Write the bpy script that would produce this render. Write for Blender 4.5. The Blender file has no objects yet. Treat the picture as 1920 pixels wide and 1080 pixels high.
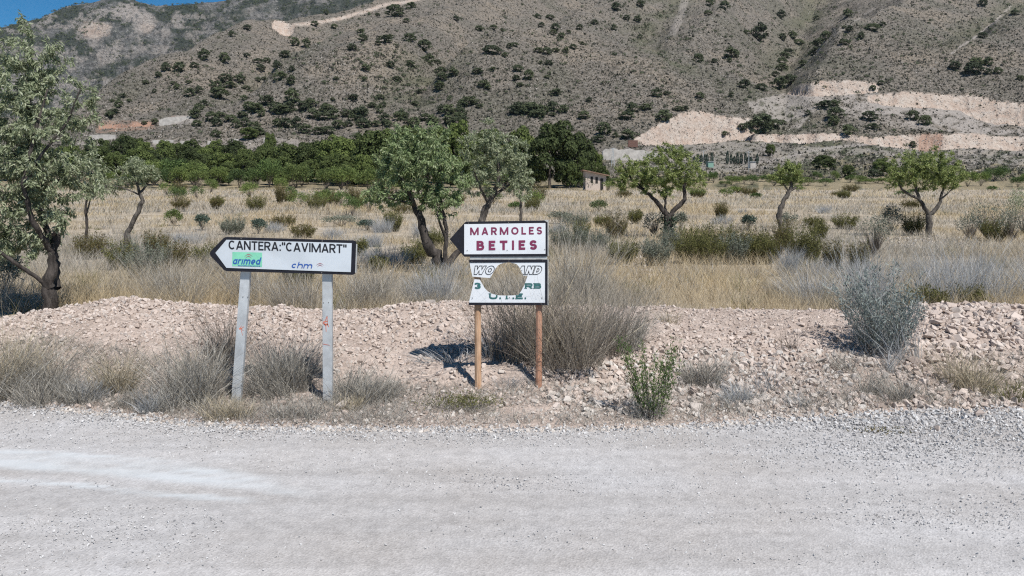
import bpy, bmesh, math, random
import numpy as np
from mathutils import Vector
R = math.radians
SC = bpy.context.scene
COL = SC.collection
# ------------------------------------------------------------------ camera, sky, sun, exposure
CZ, F, HY = 2.1, 1500.0, 340.0          # eye height, focal length in photo pixels, horizon row
cam_d = bpy.data.cameras.new('camera'); cam = bpy.data.objects.new('camera', cam_d); COL.objects.link(cam)
cam.location = (0, 0, CZ); cam.rotation_euler = (R(90), 0, 0)
cam_d.sensor_width = 36; cam_d.lens = 36 * F / 1920
cam_d.shift_y = -(540 - HY) / 1920
cam_d.clip_start = .1; cam_d.clip_end = 6000
SC.camera = cam
SUN_EL, SUN_AZ = 55, 146                # azimuth clockwise from +Y (view direction)
w = bpy.data.worlds.new('World'); SC.world = w; w.use_nodes = True
nt = w.node_tree
sky = nt.nodes.new('ShaderNodeTexSky'); sky.sky_type = 'NISHITA'; sky.sun_disc = False
sky.sun_elevation = R(SUN_EL); sky.sun_rotation = R(SUN_AZ)
sky.altitude = 3500; sky.air_density = 1.0; sky.dust_density = .0; sky.ozone_density = 4.5
bg = nt.nodes['Background']; hs = nt.nodes.new('ShaderNodeHueSaturation'); hs.inputs['Saturation'].default_value = 1.3; hs.inputs['Hue'].default_value = .49
nt.links.new(sky.outputs[0], hs.inputs['Color']); nt.links.new(hs.outputs[0], bg.inputs[0]); bg.inputs[1].default_value = .075
sd = bpy.data.lights.new('sun', 'SUN'); sd.energy = 4.6; sd.angle = R(.55); sd.color = (1, .965, .92)
sun = bpy.data.objects.new('sun', sd); COL.objects.link(sun)
sv = Vector((math.sin(R(SUN_AZ)) * math.cos(R(SUN_EL)), math.cos(R(SUN_AZ)) * math.cos(R(SUN_EL)), math.sin(R(SUN_EL))))
sun.rotation_euler = (-sv).to_track_quat('-Z', 'Y').to_euler(); sun.location = sv * 60
vs = SC.view_settings
vs.view_transform = 'Standard'; vs.look = 'None'; vs.exposure = .32; vs.gamma = 1; vs.use_curve_mapping = False
SC.cycles.max_bounces = 6; SC.cycles.transparent_max_bounces = 8
SC.cycles.use_denoising = False; SC.cycles.filter_width = 1.2; SC.cycles.sample_clamp_indirect = 4

# ------------------------------------------------------------------ helpers
rng = np.random.default_rng(7)
def P(px, py, Y): return Vector(((px - 960) * Y / F, Y, CZ - (py - HY) * Y / F))
def ss(a, b, x): t = np.clip((x - a) / (b - a), 0, 1); return t * t * (3 - 2 * t)
def _h(i, j, s):
    n = (i.astype(np.int64) * 374761393 + j.astype(np.int64) * 668265263 + s * 974634777) & 0x7fffffff
    n = ((n ^ (n >> 13)) * 1274126177) & 0x7fffffff
    return ((n ^ (n >> 16)) & 0xffff) / 65535.0
def vn(x, y, s=0):
    x = np.asarray(x, float); y = np.asarray(y, float)
    i = np.floor(x); j = np.floor(y); u = x - i; v = y - j; u = u*u*(3-2*u); v = v*v*(3-2*v)
    a, b, c, d = _h(i, j, s), _h(i+1, j, s), _h(i, j+1, s), _h(i+1, j+1, s)
    return (a*(1-u)+b*u)*(1-v) + (c*(1-u)+d*u)*v
def fbm(x, y, o=4, s=0):
    t = 0; a = .5; x = np.asarray(x, float); y = np.asarray(y, float)
    for k in range(o): t = t + a * (vn(x, y, s + k) - .5); a *= .5; x = x * 2.03 + 5.1; y = y * 2.03 + 1.7
    return t
def ridged(x, y, o=5, s=0):
    t = 0; a = .5; x = np.asarray(x, float); y = np.asarray(y, float)
    for k in range(o): t = t + a * (1 - np.abs(2 * vn(x, y, s + k) - 1)); a *= .5; x = x * 2.1 + 3.3; y = y * 2.1 + 7.7
    return t
def mesh_np(name, V, Fs, mats, midx=None, smooth=False):
    """V (n,3); Fs list of int arrays (m,k)"""
    me = bpy.data.meshes.new(name)
    V = np.asarray(V, np.float32); Fs = [np.asarray(f, np.int32) for f in Fs if len(f)]
    me.vertices.add(len(V)); me.vertices.foreach_set('co', V.ravel())
    loops = np.concatenate([f.ravel() for f in Fs]); cnt = np.concatenate([np.full(len(f), f.shape[1], np.int32) for f in Fs])
    start = np.concatenate([[0], np.cumsum(cnt)[:-1]]).astype(np.int32)
    me.loops.add(len(loops)); me.loops.foreach_set('vertex_index', loops)
    me.polygons.add(len(cnt)); me.polygons.foreach_set('loop_start', start); me.polygons.foreach_set('loop_total', cnt)
    for m in (mats if isinstance(mats, (list, tuple)) else [mats]): me.materials.append(m)
    if midx is not None: me.polygons.foreach_set('material_index', np.concatenate([np.full(len(f), k, np.int32) for f, k in zip(Fs, midx)]))
    me.polygons.foreach_set('use_smooth', np.full(len(cnt), smooth))
    me.update(calc_edges=True); me.validate()
    return me
def ob(name, me, parent=None, loc=None):
    o = bpy.data.objects.new(name, me); COL.objects.link(o)
    if parent is not None: o.parent = parent
    if loc is not None: o.location = loc
    return o
def tag(o, label=None, cat=None, group=None, kind=None):
    if label: o['label'] = label
    if cat: o['category'] = cat
    if group: o['group'] = group
    if kind: o['kind'] = kind
    return o
def thing(name, label, cat, loc=(0, 0, 0), group=None):
    o = bpy.data.objects.new(name, None); COL.objects.link(o); o.location = loc; o.empty_display_size = .1
    return tag(o, label, cat, group)
def copy_tree(o, parent=None):
    c = o.copy(); COL.objects.link(c)
    if parent is not None: c.parent = parent
    for ch in list(o.children): copy_tree(ch, c)
    return c
def grid_faces(nu, nv):
    i = np.arange(nu - 1)[:, None] * nv + np.arange(nv - 1)[None, :]; i = i.ravel()
    return np.stack([i, i + nv, i + nv + 1, i + 1], 1)
def attr(me, name, vals):
    a = me.attributes.new(name, 'FLOAT_COLOR', 'POINT')
    v = np.ones((len(me.vertices), 4), np.float32); v[:, :vals.shape[1]] = vals; a.data.foreach_set('color', v.ravel())

# ------------------------------------------------------------------ materials
def nodes(name):
    m = bpy.data.materials.new(name); m.use_nodes = True
    t = m.node_tree; b = t.nodes['Principled BSDF']; b.inputs['Roughness'].default_value = .85
    b.inputs['Specular IOR Level'].default_value = .25
    return m, t, b, t.nodes.new, t.links.new
def ramp(t, cols, pos=None):
    r = t.nodes.new('ShaderNodeValToRGB'); e = r.color_ramp.elements
    while len(e) < len(cols): e.new(.5)
    for k, c in enumerate(cols):
        e[k].position = pos[k] if pos else k / max(1, len(cols) - 1); e[k].color = (*c, 1)
    return r
def noise(t, scale, detail=4, rough=.6, vec=None):
    n = t.nodes.new('ShaderNodeTexNoise'); n.inputs['Scale'].default_value = scale
    n.inputs['Detail'].default_value = detail; n.inputs['Roughness'].default_value = rough
    if vec is not None: t.links.new(vec, n.inputs['Vector'])
    return n
def pos(t): return t.nodes.new('ShaderNodeNewGeometry').outputs['Position']
def mixc(t, fac, a, b, mode='MIX'):
    m = t.nodes.new('ShaderNodeMix'); m.data_type = 'RGBA'; m.blend_type = mode
    for k, v in ((0, fac), (6, a), (7, b)):
        if hasattr(v, 'links'): t.links.new(v, m.inputs[k])
        elif k == 0: m.inputs[0].default_value = v
        else: m.inputs[k].default_value = (*v, 1)
    return m.outputs[2]
def math_n(t, op, a, b=None, c=None):
    m = t.nodes.new('ShaderNodeMath'); m.operation = op
    for k, v in enumerate((a, b, c)):
        if v is None: continue
        if hasattr(v, 'links'): t.links.new(v, m.inputs[k])
        else: m.inputs[k].default_value = v
    return m.outputs[0]
def bump(t, b, h, strength=.5, dist=.02):
    n = t.nodes.new('ShaderNodeBump'); n.inputs['Strength'].default_value = strength; n.inputs['Distance'].default_value = dist
    t.links.new(h, n.inputs['Height']); t.links.new(n.outputs[0], b.inputs['Normal'])
def plain(name, col, rough=.6, metal=0, var=.12, scale=20, bmp=0):
    m, t, b, N, L = nodes(name); b.inputs['Roughness'].default_value = rough; b.inputs['Metallic'].default_value = metal
    n = noise(t, scale, 5, vec=pos(t))
    r = ramp(t, [tuple(c * (1 - var) for c in col), tuple(min(1, c * (1 + var)) for c in col)], [.3, .7]); L(n.outputs[0], r.inputs[0])
    L(r.outputs[0], b.inputs['Base Color'])
    if bmp: bump(t, b, n.outputs[0], bmp, .01)
    return m
def island(name, cols, trans=.0, rough=.8, patch=None, pscale=.3, spec=.2, objvar=.0):
    """colour differs from piece to piece (leaf, blade, stone); patch = second set of colours in drifts over the ground"""
    m, t, b, N, L = nodes(name); b.inputs['Roughness'].default_value = rough; b.inputs['Specular IOR Level'].default_value = spec
    g = N('ShaderNodeNewGeometry')
    r = ramp(t, cols); L(g.outputs['Random Per Island'], r.inputs[0]); c = r.outputs[0]
    if patch:
        r2 = ramp(t, patch); L(g.outputs['Random Per Island'], r2.inputs[0])
        n = noise(t, pscale, 3, vec=g.outputs['Position']); k = ramp(t, [(0, 0, 0), (1, 1, 1)], [.44, .56]); L(n.outputs[0], k.inputs[0])
        c = mixc(t, k.outputs[0], c, r2.outputs[0])
    if objvar:
        oi = N('ShaderNodeObjectInfo'); ro = ramp(t, [(1 - objvar, 1 - objvar, 1 - objvar * .8), (1 + objvar, 1 + objvar * .9, 1 + objvar * .5)]); L(oi.outputs['Random'], ro.inputs[0]); c = mixc(t, 1, c, ro.outputs[0], 'MULTIPLY')
    L(c, b.inputs['Base Color'])
    if trans:
        tr = N('ShaderNodeBsdfTranslucent'); L(c, tr.inputs[0]); mx = N('ShaderNodeMixShader'); mx.inputs[0].default_value = trans
        L(b.outputs[0], mx.inputs[1]); L(tr.outputs[0], mx.inputs[2]); L(mx.outputs[0], t.nodes['Material Output'].inputs[0])
    return m

M = {}
M['leaf'] = island('almond_leaf', [(.14, .165, .085), (.24, .28, .155), (.33, .365, .225), (.42, .44, .31)], .3, .55, spec=.4)
M['leaf_bright'] = island('almond_leaf_bright', [(.14, .175, .05), (.25, .30, .095), (.36, .40, .16)], .32, .55, spec=.4)
M['leaf_green'] = island('almond_leaf_green', [(.10, .145, .06), (.20, .27, .11), (.29, .36, .17), (.34, .37, .22)], .3, .55, spec=.4)
M['leaf_ivy'] = island('ivy_leaf', [(.025, .045, .025), (.06, .09, .06)], .1, .5)
M['bushleaf'] = island('bush_leaf', [(.05, .085, .03), (.09, .14, .045), (.14, .19, .07)], .2, .7, objvar=.25)
M['limeleaf'] = island('lime_leaf', [(.08, .12, .035), (.15, .20, .06), (.20, .24, .085)], .2, .7, objvar=.25)
M['pine'] = island('pine_needles', [(.046, .066, .023), (.09, .122, .040), (.145, .18, .064)], .2, .8, objvar=.42)
M['pine_far'] = island('hill_pine_needles', [(.055, .07, .040), (.092, .112, .062), (.135, .155, .088)], .15, .85, objvar=.28)
M['sage'] = island('sage_leaf', [(.14, .165, .15), (.25, .285, .26), (.36, .39, .36)], .2, .75)
M['straw'] = island('dry_straw', [(.34, .26, .15), (.52, .415, .255), (.62, .515, .335), (.35, .285, .185)], .3, .8,
                    [(.26, .24, .20), (.40, .37, .32), (.52, .48, .42), (.24, .225, .16)], .13)
M['grey_grass'] = island('grey_grass', [(.14, .125, .11), (.36, .335, .29), (.60, .565, .50), (.24, .22, .185), (.46, .43, .37)], .25, .8)
M['dead_bush'] = island('dead_bush_stalk', [(.10, .085, .07), (.25, .215, .175), (.44, .39, .325), (.18, .155, .125), (.33, .29, .235)], .2, .85)
M['verge'] = island('verge_litter', [(.15, .14, .125), (.30, .285, .26), (.44, .42, .38), (.22, .205, .175), (.36, .33, .27)], .2, .85)
M['lavender'] = island('grey_blue_twigs', [(.20, .20, .20), (.40, .405, .41), (.55, .555, .555), (.29, .30, .27)], .25, .8)
M['tan_grass'] = island('tan_grass', [(.17, .145, .105), (.42, .36, .25), (.60, .525, .39), (.32, .275, .20)], .25, .8)
M['brown_twig'] = island('brown_twig', [(.09, .075, .06), (.16, .135, .11), (.22, .19, .16)], .1, .8)
M['olive'] = island('olive_shoot', [(.075, .08, .028), (.14, .14, .045), (.19, .18, .07)], .2, .75)
M['rust_olive'] = island('rust_olive_shoot', [(.09, .07, .03), (.15, .12, .05), (.13, .14, .05)], .2, .75)
M['grey_green'] = island('grey_green_shoot', [(.10, .115, .085), (.18, .195, .15), (.25, .265, .21)], .2, .75)
M['teal'] = island('blue_green_leaf', [(.045, .07, .055), (.08, .115, .09), (.12, .155, .12)], .15, .7)
M['scrub'] = island('hill_scrub', [(.036, .038, .026), (.085, .08, .058), (.155, .14, .11), (.24, .215, .178), (.075, .082, .046)], .1, .9)
M['stone'] = island('limestone_rubble', [(.34, .275, .23), (.47, .388, .335), (.545, .465, .41), (.455, .40, .355)], 0, .9)
M['pale_stone'] = island('pale_stone', [(.40, .345, .30), (.49, .44, .395), (.56, .52, .475)], 0, .9)
M['gravel'] = island('road_gravel', [(.31, .295, .285), (.42, .405, .395), (.50, .49, .48), (.56, .55, .54)], 0, .9)
M['hill_rock'] = island('hill_rock', [(.30, .27, .24), (.40, .365, .33)], 0, .9)

def bark_mat(name, a, b_, sc=14):
    m, t, b, N, L = nodes(name); b.inputs['Roughness'].default_value = .95
    tc = N('ShaderNodeTexCoord'); mp = N('ShaderNodeMapping'); mp.inputs['Scale'].default_value = (1, 1, .35); L(tc.outputs['Object'], mp.inputs[0])
    n = noise(t, sc, 6, .7, mp.outputs[0]); r = ramp(t, [a, b_], [.35, .68]); L(n.outputs[0], r.inputs[0]); L(r.outputs[0], b.inputs['Base Color'])
    bump(t, b, n.outputs[0], .9, .03); return m
M['bark'] = bark_mat('almond_bark', (.035, .03, .026), (.17, .15, .13))
M['bark_dark'] = bark_mat('dark_bark', (.02, .017, .015), (.10, .085, .075))
M['twig'] = plain('twig', (.16, .14, .12), .9, var=.3)
M['pine_bark'] = bark_mat('pine_bark', (.06, .05, .042), (.16, .13, .11), 4)

# ground materials --------------------------------------------------
def road_mat():
    m, t, b, N, L = nodes('pale_gravel_road'); b.inputs['Roughness'].default_value = .92
    p = pos(t); at = N('ShaderNodeAttribute'); at.attribute_name = 'wear'
    sp = N('ShaderNodeSeparateColor'); L(at.outputs['Color'], sp.inputs[0])
    n1 = noise(t, .5, 3, vec=p); n2 = noise(t, 60, 3, .7, vec=p); n3 = noise(t, 9, 5, .65, vec=p)
    v = N('ShaderNodeTexVoronoi'); v.inputs['Scale'].default_value = 75; L(p, v.inputs['Vector'])
    base = ramp(t, [(.41, .388, .368), (.448, .436, .427)], [.38, .62]); L(n1.outputs[0], base.inputs[0])
    vb = N('ShaderNodeRGBToBW'); L(v.outputs['Color'], vb.inputs[0]); c = mixc(t, .26, base.outputs[0], vb.outputs[0], 'SOFT_LIGHT')
    mpw = N('ShaderNodeMapping'); mpw.inputs['Scale'].default_value = (.10, 2.2, 1); mpw.inputs['Rotation'].default_value = (0, 0, .05); L(p, mpw.inputs[0]); nw = noise(t, 1, 5, .6, mpw.outputs[0]); rw = ramp(t, [(.86, .85, .845), (1.05, 1.05, 1.06)], [.38, .6]); L(nw.outputs[0], rw.inputs[0]); c = mixc(t, .8, c, rw.outputs[0], 'MULTIPLY')
    
    sp2 = ramp(t, [(.55, .55, .55), (1, 1, 1)], [.30, .42]); L(n2.outputs[0], sp2.inputs[0])
    c = mixc(t, .30, c, sp2.outputs[0], 'MULTIPLY')
    s3 = ramp(t, [(.82, .82, .82), (1.08, 1.08, 1.08)], [.35, .6]); L(n3.outputs[0], s3.inputs[0]); c = mixc(t, .7, c, s3.outputs[0], 'MULTIPLY')
    c = mixc(t, sp.outputs[0], c, (.545, .575, .59))
    L(c, b.inputs['Base Color'])
    h = math_n(t, 'ADD', v.outputs['Distance'], n2.outputs[0]); k = math_n(t, 'SUBTRACT', 1.0, sp.outputs[0]); h = math_n(t, 'MULTIPLY', h, k)
    bump(t, b, h, .38, .010); return m
M['road'] = road_mat()
def soil_mat(name, a, b_, c_, sc=3, bd=.04):
    m, t, b, N, L = nodes(name); b.inputs['Roughness'].default_value = .95
    p = pos(t); n = noise(t, sc, 6, .65, p); n2 = noise(t, sc * 9, 4, .7, p)
    r = ramp(t, [a, b_, c_], [.33, .5, .66]); L(n.outputs[0], r.inputs[0])
    r2 = ramp(t, [(.6, .6, .6), (1.1, 1.1, 1.1)], [.35, .6]); L(n2.outputs[0], r2.inputs[0])
    L(mixc(t, .8, r.outputs[0], r2.outputs[0], 'MULTIPLY'), b.inputs['Base Color'])
    bump(t, b, n2.outputs[0], .7, bd); return m
M['bank'] = soil_mat('rubble_soil', (.355, .285, .24), (.445, .363, .31), (.505, .425, .37), 3, .03)
M['field'] = soil_mat('dry_field_soil', (.29, .235, .17), (.40, .335, .25), (.48, .415, .335), .35, .1)
def hill_mat(name, base, dark, pale, green, k1=.35, k2=.9, bd=1.0):
    m, t, b, N, L = nodes(name); b.inputs['Roughness'].default_value = .95
    p = pos(t); at = N('ShaderNodeAttribute'); at.attribute_name = 'rock'
    sp = N('ShaderNodeSeparateColor'); L(at.outputs['Color'], sp.inputs[0])
    n0 = noise(t, .022, 6, .65, p); n1 = noise(t, k1, 5, .7, p); n2 = noise(t, k2, 4, .75, p)
    r0 = ramp(t, [tuple(x * k for x, k in zip(base, (.76, .80, .74))), base, tuple(x * k for x, k in zip(base, (1.32, 1.26, 1.18)))], [.36, .5, .64]); L(n0.outputs[0], r0.inputs[0]); c = r0.outputs[0]
    k = ramp(t, [(0, 0, 0), (1, 1, 1)], [.50, .60]); L(n1.outputs[0], k.inputs[0]); c = mixc(t, math_n(t, 'MULTIPLY', k.outputs[0], .75), c, dark)
    k = ramp(t, [(0, 0, 0), (1, 1, 1)], [.55, .66]); L(n2.outputs[0], k.inputs[0]); c = mixc(t, math_n(t, 'MULTIPLY', k.outputs[0], .8), c, pale)
    k = ramp(t, [(1, 1, 1), (0, 0, 0)], [.36, .44]); L(n2.outputs[0], k.inputs[0]); c = mixc(t, math_n(t, 'MULTIPLY', k.outputs[0], .7), c, tuple(x * .55 for x in dark))
    gat = N('ShaderNodeAttribute'); gat.attribute_name = 'green'; gs = N('ShaderNodeSeparateColor'); L(gat.outputs['Color'], gs.inputs[0])
    c = mixc(t, gs.outputs[0], c, green); c = mixc(t, gs.outputs[1], c, (.34, .28, .175))
    # quarried stone: R pink-beige, G red earth, B pale grey-white scree
    q = noise(t, k1 * .6, 6, .7, p); q2 = noise(t, k2, 5, .7, p)
    rq = ramp(t, [(.42, .315, .25), (.48, .395, .33), (.52, .455, .395)], [.32, .5, .64]); L(q.outputs[0], rq.inputs[0])
    crk = ramp(t, [(.68, .65, .63), (1, 1, 1)], [.37, .47]); L(q2.outputs[0], crk.inputs[0])
    cq = mixc(t, .8, rq.outputs[0], crk.outputs[0], 'MULTIPLY')
    c = mixc(t, sp.outputs[2], c, mixc(t, .9, (.385, .345, .31), crk.outputs[0], 'MULTIPLY'))
    c = mixc(t, sp.outputs[0], c, cq); c = mixc(t, sp.outputs[1], c, (.37, .225, .16))
    L(c, b.inputs['Base Color'])
    h = math_n(t, 'ADD', n1.outputs[0], n2.outputs[0]); bump(t, b, h, 1.0, bd); return m
M['hill'] = hill_mat('scrubby_hillside', (.186, .163, .137), (.064, .058, .046), (.315, .29, .258), (.095, .10, .06))
M['mount'] = hill_mat('grey_limestone_mountain', (.17, .165, .158), (.045, .05, .045), (.36, .345, .325), (.038, .05, .036), .045, .13, 12.0)

def panel_mat(name, col):
    m, t, b, N, L = nodes(name); b.inputs['Roughness'].default_value = .35; p = pos(t)
    n = noise(t, 4, 5, .6, p); mp = N('ShaderNodeMapping'); mp.inputs['Scale'].default_value = (30, 30, 2.5); L(p, mp.inputs[0]); n2 = noise(t, 1, 4, .6, mp.outputs[0])
    r = ramp(t, [tuple(c * .90 for c in col), col], [.35, .55]); L(n.outputs[0], r.inputs[0])
    k = ramp(t, [(0, 0, 0), (1, 1, 1)], [.60, .74]); L(n2.outputs[0], k.inputs[0]); c = mixc(t, math_n(t, 'MULTIPLY', k.outputs[0], .22), r.outputs[0], (.42, .36, .29))
    L(c, b.inputs['Base Color']); return m
M['sign_white'] = panel_mat('sign_face_white', (.70, .72, .74)); M['sign_grey'] = panel_mat('sign_face_grey_white', (.56, .60, .635))
M['sign_black'] = plain('sign_black', (.014, .014, .02), .55, var=.25, scale=30)
M['ink_black'] = plain('lettering_black', (.02, .02, .025), .45, var=.2)
M['ink_wine'] = plain('lettering_wine_red', (.20, .035, .085), .5, var=.15)
M['ink_green'] = plain('lettering_dark_green', (.035, .13, .125), .5, var=.2)
M['ink_blue'] = plain('lettering_blue', (.03, .10, .36), .5, var=.1)
M['ink_red'] = plain('logo_arc_rose', (.38, .17, .19), .5, var=.1)
M['mint'] = plain('logo_mint_green', (.22, .58, .40), .4, var=.12, scale=9)
M['galv'] = plain('galvanised_steel', (.50, .515, .52), .5, .3, .2, 9)
M['spray'] = plain('red_spray_paint', (.60, .16, .09), .6, var=.2)
M['bolt_or_hole'] = plain('bolt_or_hole_grey', (.25, .24, .23), .5, .6)
M['edge_metal'] = plain('bare_panel_edge', (.50, .50, .48), .5, .3, .2)
def wood_mat(name, a, b_):
    m, t, b, N, L = nodes(name); p = pos(t); mp = N('ShaderNodeMapping'); mp.inputs['Scale'].default_value = (1, 1, .06); L(p, mp.inputs[0])
    n = noise(t, 120, 4, .6, mp.outputs[0]); n2 = noise(t, 5, 4, .6, p)
    r = ramp(t, [a, b_], [.35, .65]); L(n.outputs[0], r.inputs[0]); r2 = ramp(t, [(.75, .72, .7), (1.1, 1.1, 1.1)], [.35, .6]); L(n2.outputs[0], r2.inputs[0])
    L(mixc(t, 1, r.outputs[0], r2.outputs[0], 'MULTIPLY'), b.inputs['Base Color']); bump(t, b, n.outputs[0], .4, .003); return m
M['wood'] = wood_mat('weathered_pine_post', (.44, .26, .15), (.62, .43, .29))
M['wood_red'] = wood_mat('red_brown_post', (.40, .20, .125), (.55, .33, .23))
M['plaster'] = plain('pinkish_plaster', (.50, .42, .36), .9, var=.12, scale=2)
M['roof'] = plain('rusty_roof_sheet', (.24, .15, .11), .8, var=.25, scale=2)
M['dark'] = plain('dark_opening', (.03, .028, .026), .9)
M['white_wall'] = plain('pale_rendered_wall', (.46, .425, .385), .9, var=.25, scale=.8)
M['green_paint'] = plain('pale_green_paint', (.22, .36, .29), .6)
M['rust'] = plain('rusty_door', (.16, .09, .07), .8, var=.3, scale=3)
M['pole'] = plain('grey_pole', (.40, .42, .42), .6, .2)

# ------------------------------------------------------------------ the lie of the land
EDGE = np.array([(-900, 740), (-200, 748), (0, 758), (120, 768), (240, 780), (350, 791), (480, 798), (620, 803), (780, 806), (900, 806), (1050, 803), (1180, 802), (1300, 797), (1450, 787), (1600, 779), (1760, 772), (1920, 770), (2300, 762), (2900, 752)], float)
def edgeY(x):
    px = 960 + F * np.asarray(x) / 7.1
    return CZ * F / (np.interp(px, EDGE[:, 0], EDGE[:, 1]) - HY) + .06 * (vn(np.asarray(x) * 3, 0 * np.asarray(x), 3) - .5)
CREST = np.array([(-900, 612), (-200, 606), (0, 601), (60, 588), (150, 573), (230, 565), (330, 573), (430, 579), (520, 578), (600, 586), (680, 584), (760, 577), (850, 567), (900, 571), (1000, 577), (1200, 578), (1300, 581), (1450, 584), (1560, 586), (1650, 588), (1720, 580), (1790, 577), (1850, 575), (1920, 577), (2300, 584), (2900, 590)], float)
def bank_prof(x, y):
    x = np.asarray(x, float); y = np.asarray(y, float)
    e = edgeY(x)
    yc = 9.95 + .25 * (vn(x * .7, x * 0, 11) - .5); yb = 8.0 + .35 * (vn(x * .9, x * 0, 12) - .5) - .25 * ss(1200, 1300, 960 + F * x / 9) * (1 - ss(1550, 1700, 960 + F * x / 9))
    zc = CZ - (np.interp(960 + F * x / yc, CREST[:, 0], CREST[:, 1]) - HY) * yc / F
    z = np.where(y < e, 0.0, 0.012 + .05 * ss(e, yb, y))
    t = np.clip((y - yb) / (yc - yb), 0, 1)
    up = .055 + (zc - .055) * (t ** .85 * (1 - .25 * t) / .75)
    z = np.where(y > yb, up, z)
    dn = np.clip((y - yc) / 1.3, 0, 1); z = np.where(y > yc, zc + (.15 - zc) * dn * dn * (3 - 2 * dn), z)
    return z, ss(e, e + .3, y) * (1 - ss(11.0, 11.4, y))
def fieldz(x, y):
    return .15 + .45 * ss(25, 140, y) + .16 * fbm(x * .25, y * .25, 3, 21) * ss(11.2, 14, y)
RAMP_Y = [140, 170, 200, 250, 300, 350, 400, 500, 600, 700, 800, 900, 1000, 1350]
RAMP_Z = [.6, 1.8, 4, 9, 14.5, 22, 32, 60, 95, 133, 176, 222, 268, 400]
LEFT_Z = [.6, 1.6, 3.5, 9, 14, 17, 20, 26, 33, 42, 50, 60, 70, 105]
def pline(pts):
    a = np.array([((px - 960) * Y / F, Y) for px, Y in pts]); return a
RIDGES = [  # crest line (photo column, distance), height, half width
    ([(520, 380), (570, 450), (650, 560), (750, 680), (870, 800), (1010, 980)], 24, 48),
    ([(840, 370), (960, 450), (1080, 560), (1195, 680), (1300, 800), (1420, 980)], 30, 60),
    ([(1190, 330), (1260, 420), (1330, 540), (1400, 700), (1440, 850)], 10, 50),
    ([(1510, 360), (1570, 440), (1650, 540), (1730, 660), (1820, 820)], 20, 60),
    ([(1780, 430), (1850, 520), (1930, 640), (2030, 800)], 10, 40),
    ([(2150, 380), (2200, 520), (2280, 700)], 18, 70),
    ([(330, 470), (400, 560), (470, 660)], 7, 35),
    ([(740, 400), (820, 520), (900, 640), (960, 800)], 9, 40)]
GULLIES = [([(470, 380), (540, 470), (620, 590), (700, 720), (800, 860)], 17, 30),
    ([(780, 360), (880, 440), (1000, 560), (1120, 690), (1210, 840)], 24, 34),
    ([(1470, 330), (1475, 430), (1480, 540), (1500, 680), (1530, 840)], 16, 32),
    ([(1755, 430), (1815, 520), (1890, 640), (1975, 800)], 8, 18),
    ([(1270, 400), (1210, 520), (1250, 640), (1330, 800)], 5, 25)]
def pdist(x, y, pl):
    d = np.full(x.shape, 1e9)
    for a, b in zip(pl[:-1], pl[1:]):
        ab = b - a; t = np.clip(((x - a[0]) * ab[0] + (y - a[1]) * ab[1]) / (ab @ ab), 0, 1)
        d = np.minimum(d, np.hypot(x - a[0] - t * ab[0], y - a[1] - t * ab[1]))
    return d
def hillz(x, y):
    a = x / y; px = 960 + F * a
    r = np.interp(y, RAMP_Y, RAMP_Z); l = np.interp(y, RAMP_Y, LEFT_Z)
    pr = np.interp(y, [300, 430, 560, 680, 800, 950, 1350], [60, 190, 345, 475, 680, 880, 1300]) + 26 * fbm(y / 60, y * 0, 3, 77)
    s = ss(-150, 12, px - pr); z = l + (r - l) * s
    far = ss(280, 420, y)
    for pl, hgt, wd in RIDGES: z = z + far * 1.9 * hgt * np.exp(-(pdist(x, y, pline(pl)) / wd) ** 1.1)
    for pl, hgt, wd in GULLIES: z = z - far * 2.0 * hgt * np.exp(-(pdist(x, y, pline(pl)) / wd) ** 1.2)
    z = z + ss(180, 500, y) * (20 * fbm(x / 60, y / 90, 4, 31) + 7 * (ridged((x - .25 * y) / 30, y / 120, 4, 33) - .45) + 5.0 * fbm(x / 12, y / 16, 4, 41)) + 1.2 * fbm(x / 22, y / 22, 3, 51) * ss(141, 170, y)
    return z
# quarry cuts: (columns, top row, bottom row, kind)
CUTS = [
    ([(1478, 171, 178), (1500, 160, 180), (1540, 153, 181), (1600, 151, 178), (1648, 158, 172)], 'r'),
    ([(1628, 180, 190), (1660, 176, 198), (1700, 174, 202), (1760, 177, 204), (1800, 179, 208), (1830, 180, 224), (1865, 190, 234), (1885, 192, 232), (1920, 196, 238), (2000, 200, 240), (2100, 214, 240)], 'r'),
    ([(1188, 262, 270), (1215, 246, 273), (1245, 228, 273), (1280, 211, 272), (1312, 209, 271), (1360, 220, 266), (1400, 221, 258), (1424, 226, 246)], 'r'),
    ([(1380, 258, 264), (1430, 252, 266), (1500, 252, 270), (1580, 250, 262), (1625, 258, 270), (1680, 255, 277), (1720, 253, 281), (1765, 252, 281), (1820, 251, 278), (1880, 256, 282), (1960, 258, 283), (2100, 262, 284)], 'r'),
    ([(186, 236, 243), (210, 233, 241), (250, 231, 238), (280, 229, 238), (292, 230, 235)], 'g'),
    ([(508, 48, 52), (518, 34, 58), (528, 32, 66), (544, 46, 68), (552, 48, 60)], 'r')]
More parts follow.
